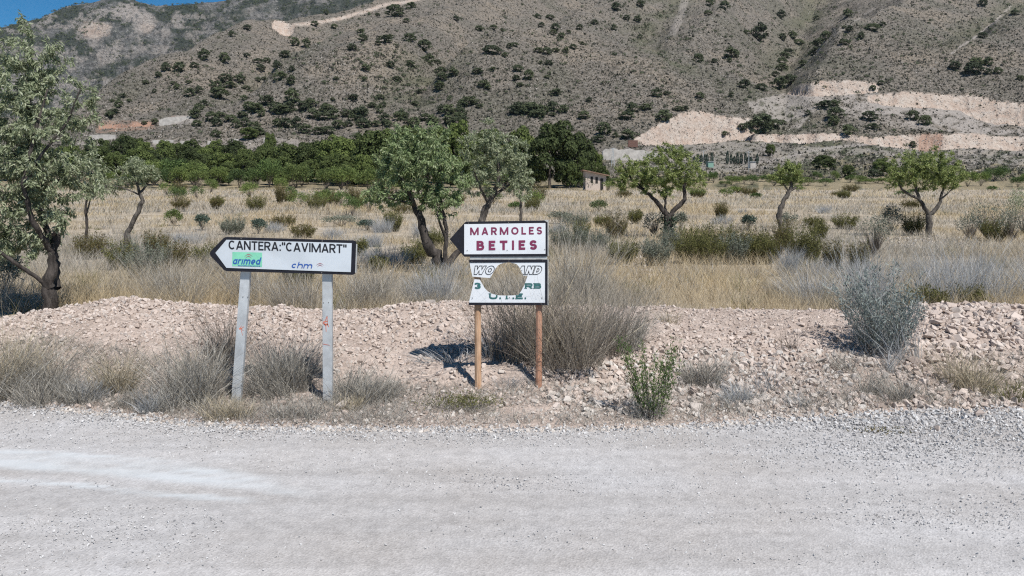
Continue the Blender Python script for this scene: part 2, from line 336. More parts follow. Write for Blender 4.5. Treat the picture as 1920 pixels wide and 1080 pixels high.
def build_hills():
    A = np.linspace(-.86, .86, 860); Yr = np.concatenate([np.linspace(140, 240, 60)[:-1], 240 * (1350 / 240) ** np.linspace(0, 1, 370)])
    x = A[:, None] * Yr[None]; y = np.broadcast_to(Yr[None], x.shape).copy()
    z = hillz(x, y); rock = np.zeros(x.shape + (3,)); PXc = 960 + F * A
    for pts, kind in CUTS:
        p = np.array(pts, float); cols = np.where((PXc > p[0, 0]) & (PXc < p[-1, 0]))[0]
        jx = PXc[cols]; top = np.interp(jx, p[:, 0], p[:, 1]) + 4.5 * fbm(jx / 9, 0 * jx, 4, 61); bot = np.interp(jx, p[:, 0], p[:, 2]) + 3.5 * fbm(jx / 12, 3 + 0 * jx, 3, 62)
        yf = np.full(len(cols), np.nan)
        for q, i in enumerate(cols):
            ang = (z[i] - CZ) / Yr; hit_ = np.where((ang >= (HY - top[q]) / F) & (Yr > 235))[0]
            if len(hit_) and hit_[0] > 0:
                k = hit_[0]; a0, a1 = ang[k - 1], ang[k]; yf[q] = Yr[k - 1] + (Yr[k] - Yr[k - 1]) * np.clip(((HY - top[q]) / F - a0) / max(a1 - a0, 1e-6), 0, 1)
        ok = ~np.isnan(yf)
        if not ok.any(): continue
        yf = np.interp(jx, jx[ok], yf[ok]); ker = np.hanning(15)[1:-1]; ker /= ker.sum(); yf = np.convolve(np.pad(yf, 6, mode='edge'), ker, 'valid')
        for q, i in enumerate(cols):
            tt, tb = (HY - top[q]) / F, (HY - bot[q]) / F
            if tb >= tt: continue
            jx = PXc[i]; Yf = yf[q] + 2.5 * fbm(jx / 30, 1, 4, 63); H = (tt - tb) * Yf; wf = .8 * H
            fl = CZ + tb * Yr
            t = np.clip((Yr - (Yf - wf)) / wf, 0, 1)
            new0 = fl + (CZ + tt * Yf - fl) * t
            t = np.clip(t + .16 * fbm(np.full_like(Yr, jx / 5), new0 / 1.2, 4, 64) * (t > 0) * (t < 1) * 2, 0, 1)
            new = fl + (CZ + tt * Yf - fl) * t
            m = (Yr <= Yf + .8) & (z[i] > fl) & (Yr > Yf - 120)
            z[i][m] = np.minimum(z[i][m], new[m])
            bump_ = (ridged(np.full(m.sum(), jx / 11), (new[m]) / 3.0, 3, 65) - .45) * .7; z[i][m] += bump_ * (t[m] > .02) * (t[m] < .98)
            fm = m & (Yr > Yf - wf - 4)
            rock[i, fm, 0 if kind == 'r' else 1] = 1
    # stains and bare stone, laid over the ground where they lie
    PXg = 960 + F * x / y; PYg = HY - F * (z - CZ) / y
    nz = fbm(PXg / 14, PYg / 7, 4, 71); nz2 = fbm(PXg / 40, PYg / 14, 4, 72)
    def blob(poly, ch, amt=1., soft=.22):
        p = np.array(poly, float); inside = np.zeros(x.shape, bool)
        for (x1, y1), (x2, y2) in zip(p, np.roll(p, -1, 0)):
            c = ((y1 > PYg) != (y2 > PYg)) & (PXg < (x2 - x1) * (PYg - y1) / (y2 - y1 + 1e-9) + x1); inside ^= c
        rock[..., ch] = np.maximum(rock[..., ch], inside * amt * ss(-soft, soft * .4, nz + .06))
    blob([(1460, 180), (1520, 172), (1640, 172), (1700, 196), (1830, 206), (1930, 236), (2100, 240), (2100, 262), (1900, 254), (1800, 250), (1720, 236), (1640, 214), (1560, 205), (1500, 196), (1450, 205)], 2, .8, .13)
    blob([(1560, 205), (1640, 212), (1760, 245), (1680, 240), (1600, 222)], 2, .5)
    blob([(1400, 190), (1470, 175), (1530, 200), (1500, 240), (1430, 235)], 2, .7, .12)
    blob([(1150, 284), (1200, 268), (1440, 266), (1520, 275), (1680, 280), (1560, 296), (1440, 316), (1290, 330), (1150, 308)], 2, .55, .06)
    blob([(1640, 272), (1900, 280), (2100, 284), (2100, 318), (1760, 302), (1640, 290)], 2, .6, .04)
    blob([(1720, 250), (1768, 250), (1764, 284), (1724, 284)], 1, .75)
    blob([(1640, 300), (1700, 296), (1760, 306), (1680, 316)], 2, .5)
    blob([(130, 262), (300, 262), (520, 258), (640, 268), (640, 280), (300, 276), (130, 276)], 2, .45, .10)
    blob([(296, 224), (330, 217), (362, 218), (362, 232), (296, 234)], 2, 1., .5)
    blob([(180, 228), (300, 224), (330, 216), (290, 242), (180, 250)], 1, .45)
    def track(pts, wd, ch, amt):
        d = np.full(x.shape, 1e9)
        for a, b in zip(pts[:-1], pts[1:]):
            a = np.array(a, float); ab = np.array(b, float) - a; t = np.clip(((PXg - a[0]) * ab[0] + (PYg - a[1]) * ab[1]) / (ab @ ab), 0, 1)
            d = np.minimum(d, np.hypot(PXg - a[0] - t * ab[0], PYg - a[1] - t * ab[1]))
        rock[..., ch] = np.maximum(rock[..., ch], amt * (1 - ss(wd * .5, wd * 1.2, d + 5 * np.abs(nz))))
    track([(540, 48), (590, 43), (640, 34), (690, 20), (725, 8)], 4.5, 0, .9); track([(725, 8), (760, 4), (820, -10)], 4, 0, .8)
    track([(1895, 12), (1862, 44), (1825, 72), (1800, 88), (1785, 100)], 2.5, 2, .8)
    track([(1390, 262), (1440, 240), (1500, 216), (1560, 198)], 3, 2, .8); track([(1440, 304), (1520, 282), (1640, 268)], 4, 2, .8)
    track([(1640, 15), (1560, 68), (1500, 130)], 3, 2, .35); track([(490, 200), (540, 176), (585, 150)], 2.5, 2, .35)
    track([(1285, 0), (1278, 26), (1262, 60)], 9, 2, .45)
    rock[..., 0] = np.maximum(rock[..., 0], 0)
    green = np.zeros(x.shape + (2,))
    gmask = np.zeros(x.shape)
    for pl, hgt, wd in GULLIES: gmask = np.maximum(gmask, np.exp(-(pdist(x, y, pline(pl)) / 16) ** 2))
    green[..., 0] = np.clip(.7 * (1 - ss(285, 335, y)) * ss(.05, .3, x / y) * ss(-.12, .1, nz2 + .6 * nz) + gmask * .75 * ss(-.25, .2, nz2) + .55 * (1 - ss(230, 330, y)) * ss(-.2, .2, nz2), 0, 1)
    green[..., 1] = .8 * (1 - ss(160, 215, y)) * ss(-.3, .05, -nz2) + .6 * (1 - ss(250, 330, y)) * ss(.02, .2, nz)
    V = np.stack([x, y, z], -1).reshape(-1, 3)
    me = mesh_np('hills', V, [grid_faces(len(A), len(Yr))], M['hill'], smooth=True)
    attr(me, 'rock', rock.reshape(-1, 3)); attr(me, 'green', green.reshape(-1, 2))
    o = tag(ob('hills', me), kind='structure')
    return o, A, Yr, z, rock
hills, HA, HYr, HZ, HROCK = build_hills()
def gz(x, y):
    x = np.asarray(x, float); y = np.asarray(y, float); b, _ = bank_prof(x, y)
    i = np.clip((x / np.maximum(y, 1) - HA[0]) / (HA[1] - HA[0]), 0, len(HA) - 1.001); j = np.clip(np.interp(y, HYr, np.arange(len(HYr))), 0, len(HYr) - 1.001)
    i0 = i.astype(int); j0 = j.astype(int); u = i - i0; v = j - j0
    h = (HZ[i0, j0]*(1-u)+HZ[i0+1, j0]*u)*(1-v) + (HZ[i0, j0+1]*(1-u)+HZ[i0+1, j0+1]*u)*v
    return np.where(y < 11.25, b, np.where(y < 140, fieldz(x, y), h))
def hit(px, py, y0=11.3, y1=1340):
    """where the line of sight through a photo pixel meets the ground"""
    Ys = y0 * (y1 / y0) ** np.linspace(0, 1, 1600); xs = (px - 960) / F * Ys; zs = CZ - (py - HY) / F * Ys
    k = np.where(gz(xs, Ys) >= zs)[0]
    if not len(k): return None
    return Vector((xs[k[0]], Ys[k[0]], float(gz(xs[k[0]], Ys[k[0]]))))

def build_mountain():
    A = np.linspace(-1.0, .12, 620); Yr = np.linspace(1360, 2150, 260)
    x = A[:, None] * Yr[None]; y = np.broadcast_to(Yr[None], x.shape); px = 960 + F * A
    sk = np.array([(-600, 120), (-200, 75), (0, 52), (75, 34), (125, 12), (180, 3), (205, -6), (240, -4), (262, 4), (285, 11), (340, 9), (400, 4), (450, -3), (520, -16), (700, -50), (1200, -120)], float)
    top = CZ + (HY - np.interp(px, sk[:, 0], sk[:, 1])) / F * 2000
    top = top + 3 * fbm(px / 9, 0 * px, 4, 5)
    t = np.clip((Yr - 1360) / (2000 - 1360), 0, 1)[None]
    z = 70 + (top[:, None] - 70) * (t ** 1.15)
    back = np.clip((Yr - 2000) / 150, 0, 1)[None]; z = z - back * 90
    env = (np.sin(np.pi * np.clip(t, 0, 1)) ** .7) * (1 - back)
    z = z + env * (95 * (ridged(x / 170, y / 260, 5, 91) - .55) + 60 * (ridged(x / 46, y / 70, 5, 95) - .5) + 16 * (ridged(x / 15, y / 22, 3, 97) - .5))
    PX = 960 + F * x / y; PY = HY - F * (z - CZ) / y
    rock = np.zeros(x.shape + (3,)); n = fbm(PX / 22, PY / 10, 4, 8); n2 = fbm(PX / 8, PY / 5, 3, 9)
    cliff = ss(.06, .16, n + .5 * n2 + .17 * (ridged(x / 46, y / 70, 4, 95) - .45)); rock[..., 2] = .6 * cliff * (1 - ss(300, 480, PX)) + .2 * cliff * ss(300, 480, PX)
    def spot(cx, cy, rx, ry, ch, amt):
        d = ((PX - cx) / rx) ** 2 + ((PY - cy) / ry) ** 2; rock[..., ch] = np.maximum(rock[..., ch], amt * (1 - ss(.4, 1.1, d + 1.6 * n2)))
    spot(178, 56, 34, 18, 0, .8); spot(270, 42, 24, 22, 2, 1); spot(276, 52, 16, 10, 0, .4); spot(235, 22, 28, 18, 2, .9); spot(205, 105, 26, 16, 2, .8); spot(300, 95, 14, 8, 2, .6)
    green = np.zeros(x.shape + (2,)); green[..., 0] = np.clip(.85 * ss(.0, .14, fbm(PX / 30, PY / 16, 4, 14) + .10 * ss(280, 420, PX) + .05) * (1 - rock[..., 2] * .8), 0, 1)
    me = mesh_np('rocky_mountain', np.stack([x, y, z], -1).reshape(-1, 3), [grid_faces(len(A), len(Yr))], M['mount'], smooth=False)
    attr(me, 'rock', rock.reshape(-1, 3)); attr(me, 'green', green.reshape(-1, 2))
    tag(ob('rocky_mountain', me), kind='structure')
    return A, Yr, z, green
MA, MY, MZ, MG = build_mountain()

def build_field():
    A = np.linspace(-1.05, 1.05, 260); Yr = 10.9 * (140.6 / 10.9) ** np.linspace(0, 1, 170)
    x = A[:, None] * Yr[None]; y = np.broadcast_to(Yr[None], x.shape)
    z = np.where(y < 11.3, .13, fieldz(x, y)); z[:, -1] = .6
    me = mesh_np('dry_field', np.stack([x, y, z], -1).reshape(-1, 3), [grid_faces(len(A), len(Yr))], M['field'], smooth=True)
    tag(ob('dry_field', me), kind='structure')
build_field()
def build_bank():
    X = np.arange(-13, 13.01, .04); Yr = np.arange(6.4, 11.6, .04)
    x = np.broadcast_to(X[:, None], (len(X), len(Yr))); y = np.broadcast_to(Yr[None], x.shape)
    z, m = bank_prof(x, y); up = ss(7.8, 8.4, y)
    z = z + m * (.05 * fbm(x * 2.2, y * 2.2, 4, 6) + up * .06 * (ridged(x * 5, y * 5, 3, 7) - .5)) - (1 - ss(0, .05, y - edgeY(x))) * .02
    z = np.where(y > 11.35, z - .1, z)
    me = mesh_np('rubble_bank', np.stack([x, y, z], -1).reshape(-1, 3), [grid_faces(len(X), len(Yr))], M['bank'], smooth=True)
    return tag(ob('rubble_bank', me), kind='structure'), X, Yr, z
bank, BX, BY, BZ = build_bank()
def bz(x, y):
    i = np.clip((np.asarray(x) - BX[0]) / .04, 0, len(BX) - 1.001); j = np.clip((np.asarray(y) - BY[0]) / .04, 0, len(BY) - 1.001)
    i0 = i.astype(int); j0 = j.astype(int); u = i - i0; v = j - j0
    return (BZ[i0, j0]*(1-u)+BZ[i0+1, j0]*u)*(1-v) + (BZ[i0, j0+1]*(1-u)+BZ[i0+1, j0+1]*u)*v
def build_road():
    X = np.concatenate([[-60, -40, -25, -15], np.arange(-9, 9.01, .05), [15, 25, 40, 60]]); Yr = np.concatenate([[-8, -4, 0, 2], np.arange(3, 8.3, .05)])
    x = np.broadcast_to(X[:, None], (len(X), len(Yr))); y = np.broadcast_to(Yr[None], x.shape)
    z = .02 * fbm(x * .6, y * 1.5, 3, 2) + .006 * fbm(x * 4, y * 4, 3, 4); z = np.where(y > edgeY(x), np.minimum(z, -.0), z)
    # smooth dust streaks left by wheels, running from the left towards the middle of the road
    PX = 960 + F * x / np.maximum(y, .5); PY = HY + F * CZ / np.maximum(y, .5); wear = np.zeros(x.shape)
    wob = 6 * fbm(PX / 90, PY / 14, 3, 81)
    for pts, wd in (([(-300, 835), (0, 853), (200, 866), (400, 885), (560, 905)], 9), ([(-300, 856), (0, 868), (250, 887), (450, 908), (620, 929)], 11), ([(-200, 890), (120, 908), (340, 930), (520, 940)], 6), ([(60, 848), (260, 862), (420, 872)], 5)):
        pts = np.array(pts, float); yy = np.interp(PX, pts[:, 0], pts[:, 1]); k = (PX < pts[-1, 0]) * ss(0, 120, pts[-1, 0] - PX)
        wear = np.maximum(wear, k * (1 - ss(wd * .4, wd * 1.25, np.abs(PY + wob - yy) + 9 * np.abs(fbm(PX / 40, PY / 5, 3, 82)))))
    me = mesh_np('gravel_road', np.stack([x, y, z], -1).reshape(-1, 3), [grid_faces(len(X), len(Yr))], M['road'], smooth=True)
    attr(me, 'wear', np.repeat((wear * (.45 + .5 * ss(-.12, .10, fbm(x * 1.3, y * 9, 4, 83)))).reshape(-1, 1), 3, 1) * .68); tag(ob('gravel_road', me), kind='structure')
build_road()

# ------------------------------------------------------------------ stones
def hull(seed, n=11, flat=.7):
    r = random.Random(seed); bm = bmesh.new()
    for _ in range(n):
        v = Vector((r.gauss(0, 1), r.gauss(0, 1), r.gauss(0, 1))).normalized() * r.uniform(.8, 1.1); bm.verts.new((v.x, v.y * r.uniform(.75, 1), v.z * flat))
    res = bmesh.ops.convex_hull(bm, input=bm.verts); bmesh.ops.delete(bm, geom=[g for g in res['geom_interior'] if isinstance(g, bmesh.types.BMVert)], context='VERTS')
    bmesh.ops.triangulate(bm, faces=bm.faces); bm.verts.index_update()
    V = np.array([v.co[:] for v in bm.verts]); T = np.array([[v.index for v in f.verts] for f in bm.faces]); bm.free(); return V, T
HULLS = [hull(k, 12 if k < 6 else 8, .6 + .06 * (k % 4)) for k in range(10)]
def rot_mats(n):
    q = rng.normal(size=(n, 4)); q /= np.linalg.norm(q, axis=1)[:, None]; a, b, c, d = q.T
    return np.stack([1-2*(c*c+d*d), 2*(b*c-a*d), 2*(b*d+a*c), 2*(b*c+a*d), 1-2*(b*b+d*d), 2*(c*d-a*b), 2*(b*d-a*c), 2*(c*d+a*b), 1-2*(b*b+c*c)], 1).reshape(n, 3, 3)
def scatter_stones(pos_, size, low=False):
    Vs, Fs, off = [], [], 0; pool = HULLS[6:] if low else HULLS[:6]; which = rng.integers(0, len(pool), len(pos_)); Rm = rot_mats(len(pos_))
    for k, (V, T) in enumerate(pool):
        idx = np.where(which == k)[0]
        if not len(idx): continue
        v = np.einsum('nij,kj->nki', Rm[idx], V) * size[idx][:, None, None] + pos_[idx][:, None]
        f = T[None] + (np.arange(len(idx)) * len(V))[:, None, None] + off
        Vs.append(v.reshape(-1, 3)); Fs.append(f.reshape(-1, 3)); off += len(idx) * len(V)
    return np.concatenate(Vs), [np.concatenate(Fs)]
def pxof(x, y): return 960 + F * x / y
# 300 largest stones of the bank: each its own piece
stone_me = [mesh_np('stone', V, [T], M['stone']) for V, T in HULLS[:6]]
pale_me = [mesh_np('stone', V, [T], M['pale_stone']) for V, T in HULLS[:6]]
placed = []
rs = random.Random(5)
def stone_piece(x, y, s, pale=False, sink=.25):
    o = ob('stone', rs.choice(pale_me if pale else stone_me), bank, (x, y, float(bz(x, y)) + s * (.5 - sink)))
    o.rotation_euler = (rs.uniform(-.5, .5), rs.uniform(-.5, .5), rs.uniform(0, 6.3)); o.scale = (s * rs.uniform(.85, 1.2), s * rs.uniform(.8, 1.1), s * rs.uniform(.7, 1))
tries = 0; n_st = 0
while n_st < 298 and tries < 20000:
    tries += 1; r = rs.random()
    if r < .50: px, y, s = rs.uniform(1715, 1990), rs.uniform(8.0, 10.0), rs.uniform(.045, .105)
    elif r < .78: px, y, s = rs.uniform(1035, 1720), rs.uniform(7.35, 8.5), rs.uniform(.035, .075)
    elif r < .90: px, y, s = rs.uniform(0, 1720), rs.uniform(8.6, 10.0), rs.uniform(.035, .06)
    else: px, y, s = rs.uniform(560, 1040), rs.uniform(7.1, 8.2), rs.uniform(.03, .055)
    x = (px - 960) / F * y
    if y < edgeY(np.array(x)) + .08: continue
    if any((x - a) ** 2 + (y - b) ** 2 < (.75 * (s + c)) ** 2 for a, b, c in placed): continue
    placed.append((x, y, s)); stone_piece(x, y, s, pale=(.5 <= r < .78 or r > .9) and rs.random() < .75); n_st += 1
n = 27000; x = rng.uniform(-8.2, 8.2, n); y = 7.3 + 2.95 * rng.random(n) ** .8
px = pxof(x, y); s = .010 + .027 * rng.random(n) ** 2.4 + .006 * ((px > 1000) & (rng.random(n) < .3)) + .018 * ((px > 1700) & (rng.random(n) < .5)) + .010 * ((px > 1000) & (y < 8.4) & (rng.random(n) < .5)) + .006 * (px < 560)
fine = fbm(x * .9, y * 1.4, 3, 46); s = np.where((fine < -.05) & (rng.random(n) < .8), s * .55, s) * np.where(fine > .10, 1.18, 1); keep = (y > edgeY(x) + .02) & ((y > 8.05) | (rng.random(n) < .45) | (px > 1030)); x, y, s = x[keep], y[keep], s[keep]
V, Fc = scatter_stones(np.stack([x, y, bz(x, y) + s * .25], 1), s)
low = y < 8.3
tag(ob('rubble', mesh_np('rubble', V, Fc, M['stone']), bank), kind='stuff')
n = 9000; x = rng.uniform(-8.2, 8.2, n); y = edgeY(x) + rng.random(n) ** 1.6 * 1.2 - .1; s = .008 + .02 * rng.random(n) ** 2.5
V, Fc = scatter_stones(np.stack([x, y, np.where(y > edgeY(x), bz(x, y), 0) + s * .25], 1), s)
V0 = V; F0 = Fc; n = 1500; px_ = rng.uniform(1030, 1640, n); y = rng.uniform(7.1, 8.6, n) ** 1.0; x = (px_ - 960) / F * y; k = y > edgeY(x) + .04; x, y = x[k], y[k]; s = .014 + .034 * rng.random(len(x)) ** 2
V1, F1 = scatter_stones(np.stack([x, y, bz(x, y) + s * .3], 1), s); V = np.concatenate([V0, V1]); Fc = [np.concatenate([F0[0], F1[0] + len(V0)])]
tag(ob('verge_stones', mesh_np('verge_stones', V, Fc, M['pale_stone']), bank), kind='stuff')
# gravel lying on the road
n = 135000; y = 4.0 + 3.6 * rng.random(n); x = (rng.random(n) * 2 - 1) * (y * .72 + 1.6)
d = .36 + 1.6 * fbm(x * .35, y * 1.8, 4, 17); d = d - .12 + .8 * ss(.55, .05, edgeY(x) - y) + 1.1 * ss(1.5, .5, edgeY(x) - y) * ss(1.2, 4, x)
PX = pxof(x, y); PY = HY + F * CZ / y
d = d - .6 * ((PX < 640) & (np.abs(PY - 868 - .1 * (PX - 100).clip(0)) < 26)); d = d + .5 * np.exp(-((PY - 985) / 30) ** 2) * (PX < 420)
k = (rng.random(n) < d) & (y < edgeY(x) + .1); x, y = x[k], y[k]; n = len(x); s = (.003 + .009 * rng.random(n) ** 3.4) * (1 + .9 * ss(.5, .0, edgeY(x) - y) + .9 * ss(1.5, .5, edgeY(x) - y) * ss(1.2, 4, x))
V, Fc = scatter_stones(np.stack([x, y, .004 + s * .3], 1), s, True)
tag(ob('road_gravel', mesh_np('road_gravel', V, Fc, M['gravel'])), 'loose pale gravel lying over the road', None, None, 'stuff')
def rock(px, y, s, label, z=None, pale=True, sq=(1, 1, 1)):
    x = (px - 960) / F * y; me = (pale_me if pale else stone_me)[int(px) % 6]
    o = ob('rock', me, None, (x, y, (float(bz(x, y)) if z is None else z) + s * .45)); o.scale = (s * sq[0], s * sq[1], s * sq[2]); o.rotation_euler = (.2, -.1, px * .7)
    tag(o, label, 'rock')
rock(807, 10.0, .085, 'pale squarish block sitting up on the crest of the rubble bank', sq=(1.1, .9, .8))
rock(640, 7.3, .075, 'whitish stone lying beside the foot of the right galvanised signpost')
rock(270, 7.55, .06, 'flat white stone in the verge grass between two dry tufts at left', sq=(1.5, 1, .6))
rock(1757, 6.75, .04, 'small pinkish pointed stone standing alone on the grey gravel shoulder', 0, False, (.9, .8, 1.4))
rock(1840, 7.15, .07, 'pink rounded stone at the road edge under the right end of the bank', .0, False)
rock(925, 7.12, .05, 'small white stone on the road edge in front of the wooden sign posts', .0, True, (1.4, 1, .6))
rock(1305, 7.25, .075, 'cream boulder on the verge right of the green roadside shrub')
rock(1208, 8.95, .06, 'round grey stone bedded midway down the bank slope right of the big dry bush', None, False)
# ------------------------------------------------------------------ signs
def pq(pts, Y): return [P(px, py, Y) for px, py in pts]
def slab(name, pts, Y, th, mat, parent, inner=None):
    """flat plate: outline (photo pixels on the plane at distance Y), given thickness, front face towards the road"""
    bm = bmesh.new(); o_ = parent.matrix_world.translation if False else parent.location
    vs_ = [bm.verts.new(p - o_) for p in pq(pts, Y)]; f = bm.faces.new(vs_)
    r = bmesh.ops.extrude_face_region(bm, geom=[f]); bmesh.ops.translate(bm, vec=(0, th, 0), verts=[g for g in r['geom'] if isinstance(g, bmesh.types.BMVert)])
    bmesh.ops.triangulate(bm, faces=[g for g in bm.faces if len(g.verts) > 4]); bmesh.ops.recalc_face_normals(bm, faces=bm.faces)
    me = bpy.data.meshes.new(name); bm.to_mesh(me); bm.free(); me.materials.append(mat); return ob(name, me, parent)
def inside(poly, p):
    c = False
    for (x1, y1), (x2, y2) in zip(poly, poly[1:] + poly[:1]):
        if (y1 > p[1]) != (y2 > p[1]) and p[0] < (x2 - x1) * (p[1] - y1) / (y2 - y1) + x1: c = not c
    return c
def glyph(ch, w, t):
    """strokes of a letter in a box w wide and 1 high: segments (butt ends) and arcs"""
    h = t / 2; S = []
    def s(x1, y1, x2, y2, e=0.):
        L_ = math.hypot(x2 - x1, y2 - y1); ux, uy = (x2 - x1) / L_ * e, (y2 - y1) / L_ * e; S.append((x1 - ux, y1 - uy, x2 + ux, y2 + uy, 0))
    def a(cx, cy, rx, ry, a0, a1, n=14):
        p = [(cx + rx * math.cos(R(a0 + (a1 - a0) * k / n)), cy + ry * math.sin(R(a0 + (a1 - a0) * k / n))) for k in range(n + 1)]
        for k in range(n): S.append((*p[k], *p[k + 1], 2 if k in (0, n - 1) else 1))
    def stem(x, y0=0, y1=1): s(x, y0, x, y1)
    def bar(y, x0, x1): s(x0, y, x1, y)
    def bowl(y0, y1, x0, x1):
        ry = (y1 - y0) / 2; rx = min(x1 - x0, ry * 1.1); bar(y0, x0, x1 - rx); bar(y1, x0, x1 - rx); a(x1 - rx, (y0 + y1) / 2, rx, ry, -90, 90)
    W2 = w / 2; xh = .70
    if ch == 'A': s(h * .95, 0, W2, 1.0, .12); s(w - h * .95, 0, W2, 1.0, .12); bar(.29, w * .2, w * .8)
    elif ch == 'B': stem(h); bowl(h, .53, h, w - h); bowl(.53, 1 - h, h, w - h * 1.5)
    elif ch == 'C': a(W2, .5, W2 - h, .5 - h, 48, 312, 24)
    elif ch == 'D': stem(h); bar(h, h, w * .4); bar(1 - h, h, w * .4); a(w * .4, .5, w * .6 - h, .5 - h, -90, 90)
    elif ch == 'E': stem(h); bar(h, 0, w); bar(1 - h, 0, w); bar(.52, 0, w * .88)
    elif ch == 'I': stem(W2)
    elif ch == 'L': stem(h); bar(h, 0, w)
    elif ch == 'M': stem(h); stem(w - h); s(h * .9, 1, W2, .06, .12); s(w - h * .9, 1, W2, .06, .12)
    elif ch == 'N': stem(h); stem(w - h); s(h * 1.1, 1, w - h * 1.1, 0, .1)
    elif ch == 'O': a(W2, .5, W2 - h, .5 - h, 0, 360, 30)
    elif ch == 'R': stem(h); bowl(.46, 1 - h, h, w - h); s(w * .5, .46, w - h, 0, .08)
    elif ch == 'S':
        q = (.5 - h) / 2 + .0; a(W2, 1 - h - q, W2 - h, q, 25, 270, 16); a(W2, h + q, W2 - h, q, 90, -155, 16)
    elif ch == 'T': stem(W2); bar(1 - h, 0, w)
    elif ch == 'U': stem(h, .34); stem(w - h, .34); a(W2, .36, W2 - h, .36 - h, 180, 360, 16)
    elif ch == 'V': s(h * .9, 1, W2, 0, .12); s(w - h * .9, 1, W2, 0, .12)
    elif ch == 'W': s(h, 1, w * .28, 0, .1); s(w * .28, 0, W2, .95, .1); s(W2, .95, w * .72, 0, .1); s(w * .72, 0, w - h, 1, .1)
    elif ch == '3': q = (.5 - h) / 2; a(W2 * .95, 1 - h - q, W2 - h, q, 150, -90, 16); a(W2, h + q, W2 - h, q, 90, -150, 16)
    elif ch == '.': s(W2, 0, W2, t * 1.1)
    elif ch == ':': s(W2, .02, W2, .02 + t); s(W2, .55, W2, .55 + t)
    elif ch == '"': stem(w * .2, .66, 1); stem(w * .8, .66, 1)
    elif ch == 'a': a(W2, xh / 2, W2 - h, xh / 2 - h, 0, 360, 20); stem(w - h, 0, xh)
    elif ch == 'r': stem(h, 0, xh); a(w * .8, xh * .55, w * .8 - h, xh * .45 - h, 180, 80)
    elif ch == 'i': stem(W2, 0, xh)
    elif ch == 'm':
        stem(h, 0, xh); q = (w - t) / 4
        for c in (h + q, h + 3 * q): a(c, xh - h - q * .9, q, q * .9, 180, 0); stem(c + q, 0, xh - q * .9 - h)
    elif ch == 'e': a(W2, xh / 2, W2 - h, xh / 2 - h, 0, 305, 22); s(h, xh * .48, w, xh * .48)
    elif ch == 'd': a(W2, xh / 2, W2 - h, xh / 2 - h, 0, 360, 20); stem(w - h)
    elif ch == 'c': a(W2, xh / 2, W2 - h, xh / 2 - h, 50, 310, 20)
    elif ch == 'h': stem(h); a(W2, xh - h - (W2 - h) * .8, W2 - h, (W2 - h) * .8, 180, 0); stem(w - h, 0, xh - (W2 - h) * .8 - h)
    return S
NATW = dict(M=1.12, W=1.3, I=.22, O=.95, C=.82, A=.86, N=.82, T=.74, V=.84, R=.76, D=.82, U=.78, E=.64, L=.6, B=.74, S=.7, a=.6, r=.42, i=.2, m=.95, e=.6, d=.62, c=.55, h=.6)
NATW.update({'3': .7, '.': .25, ':': .25, '"': .40})
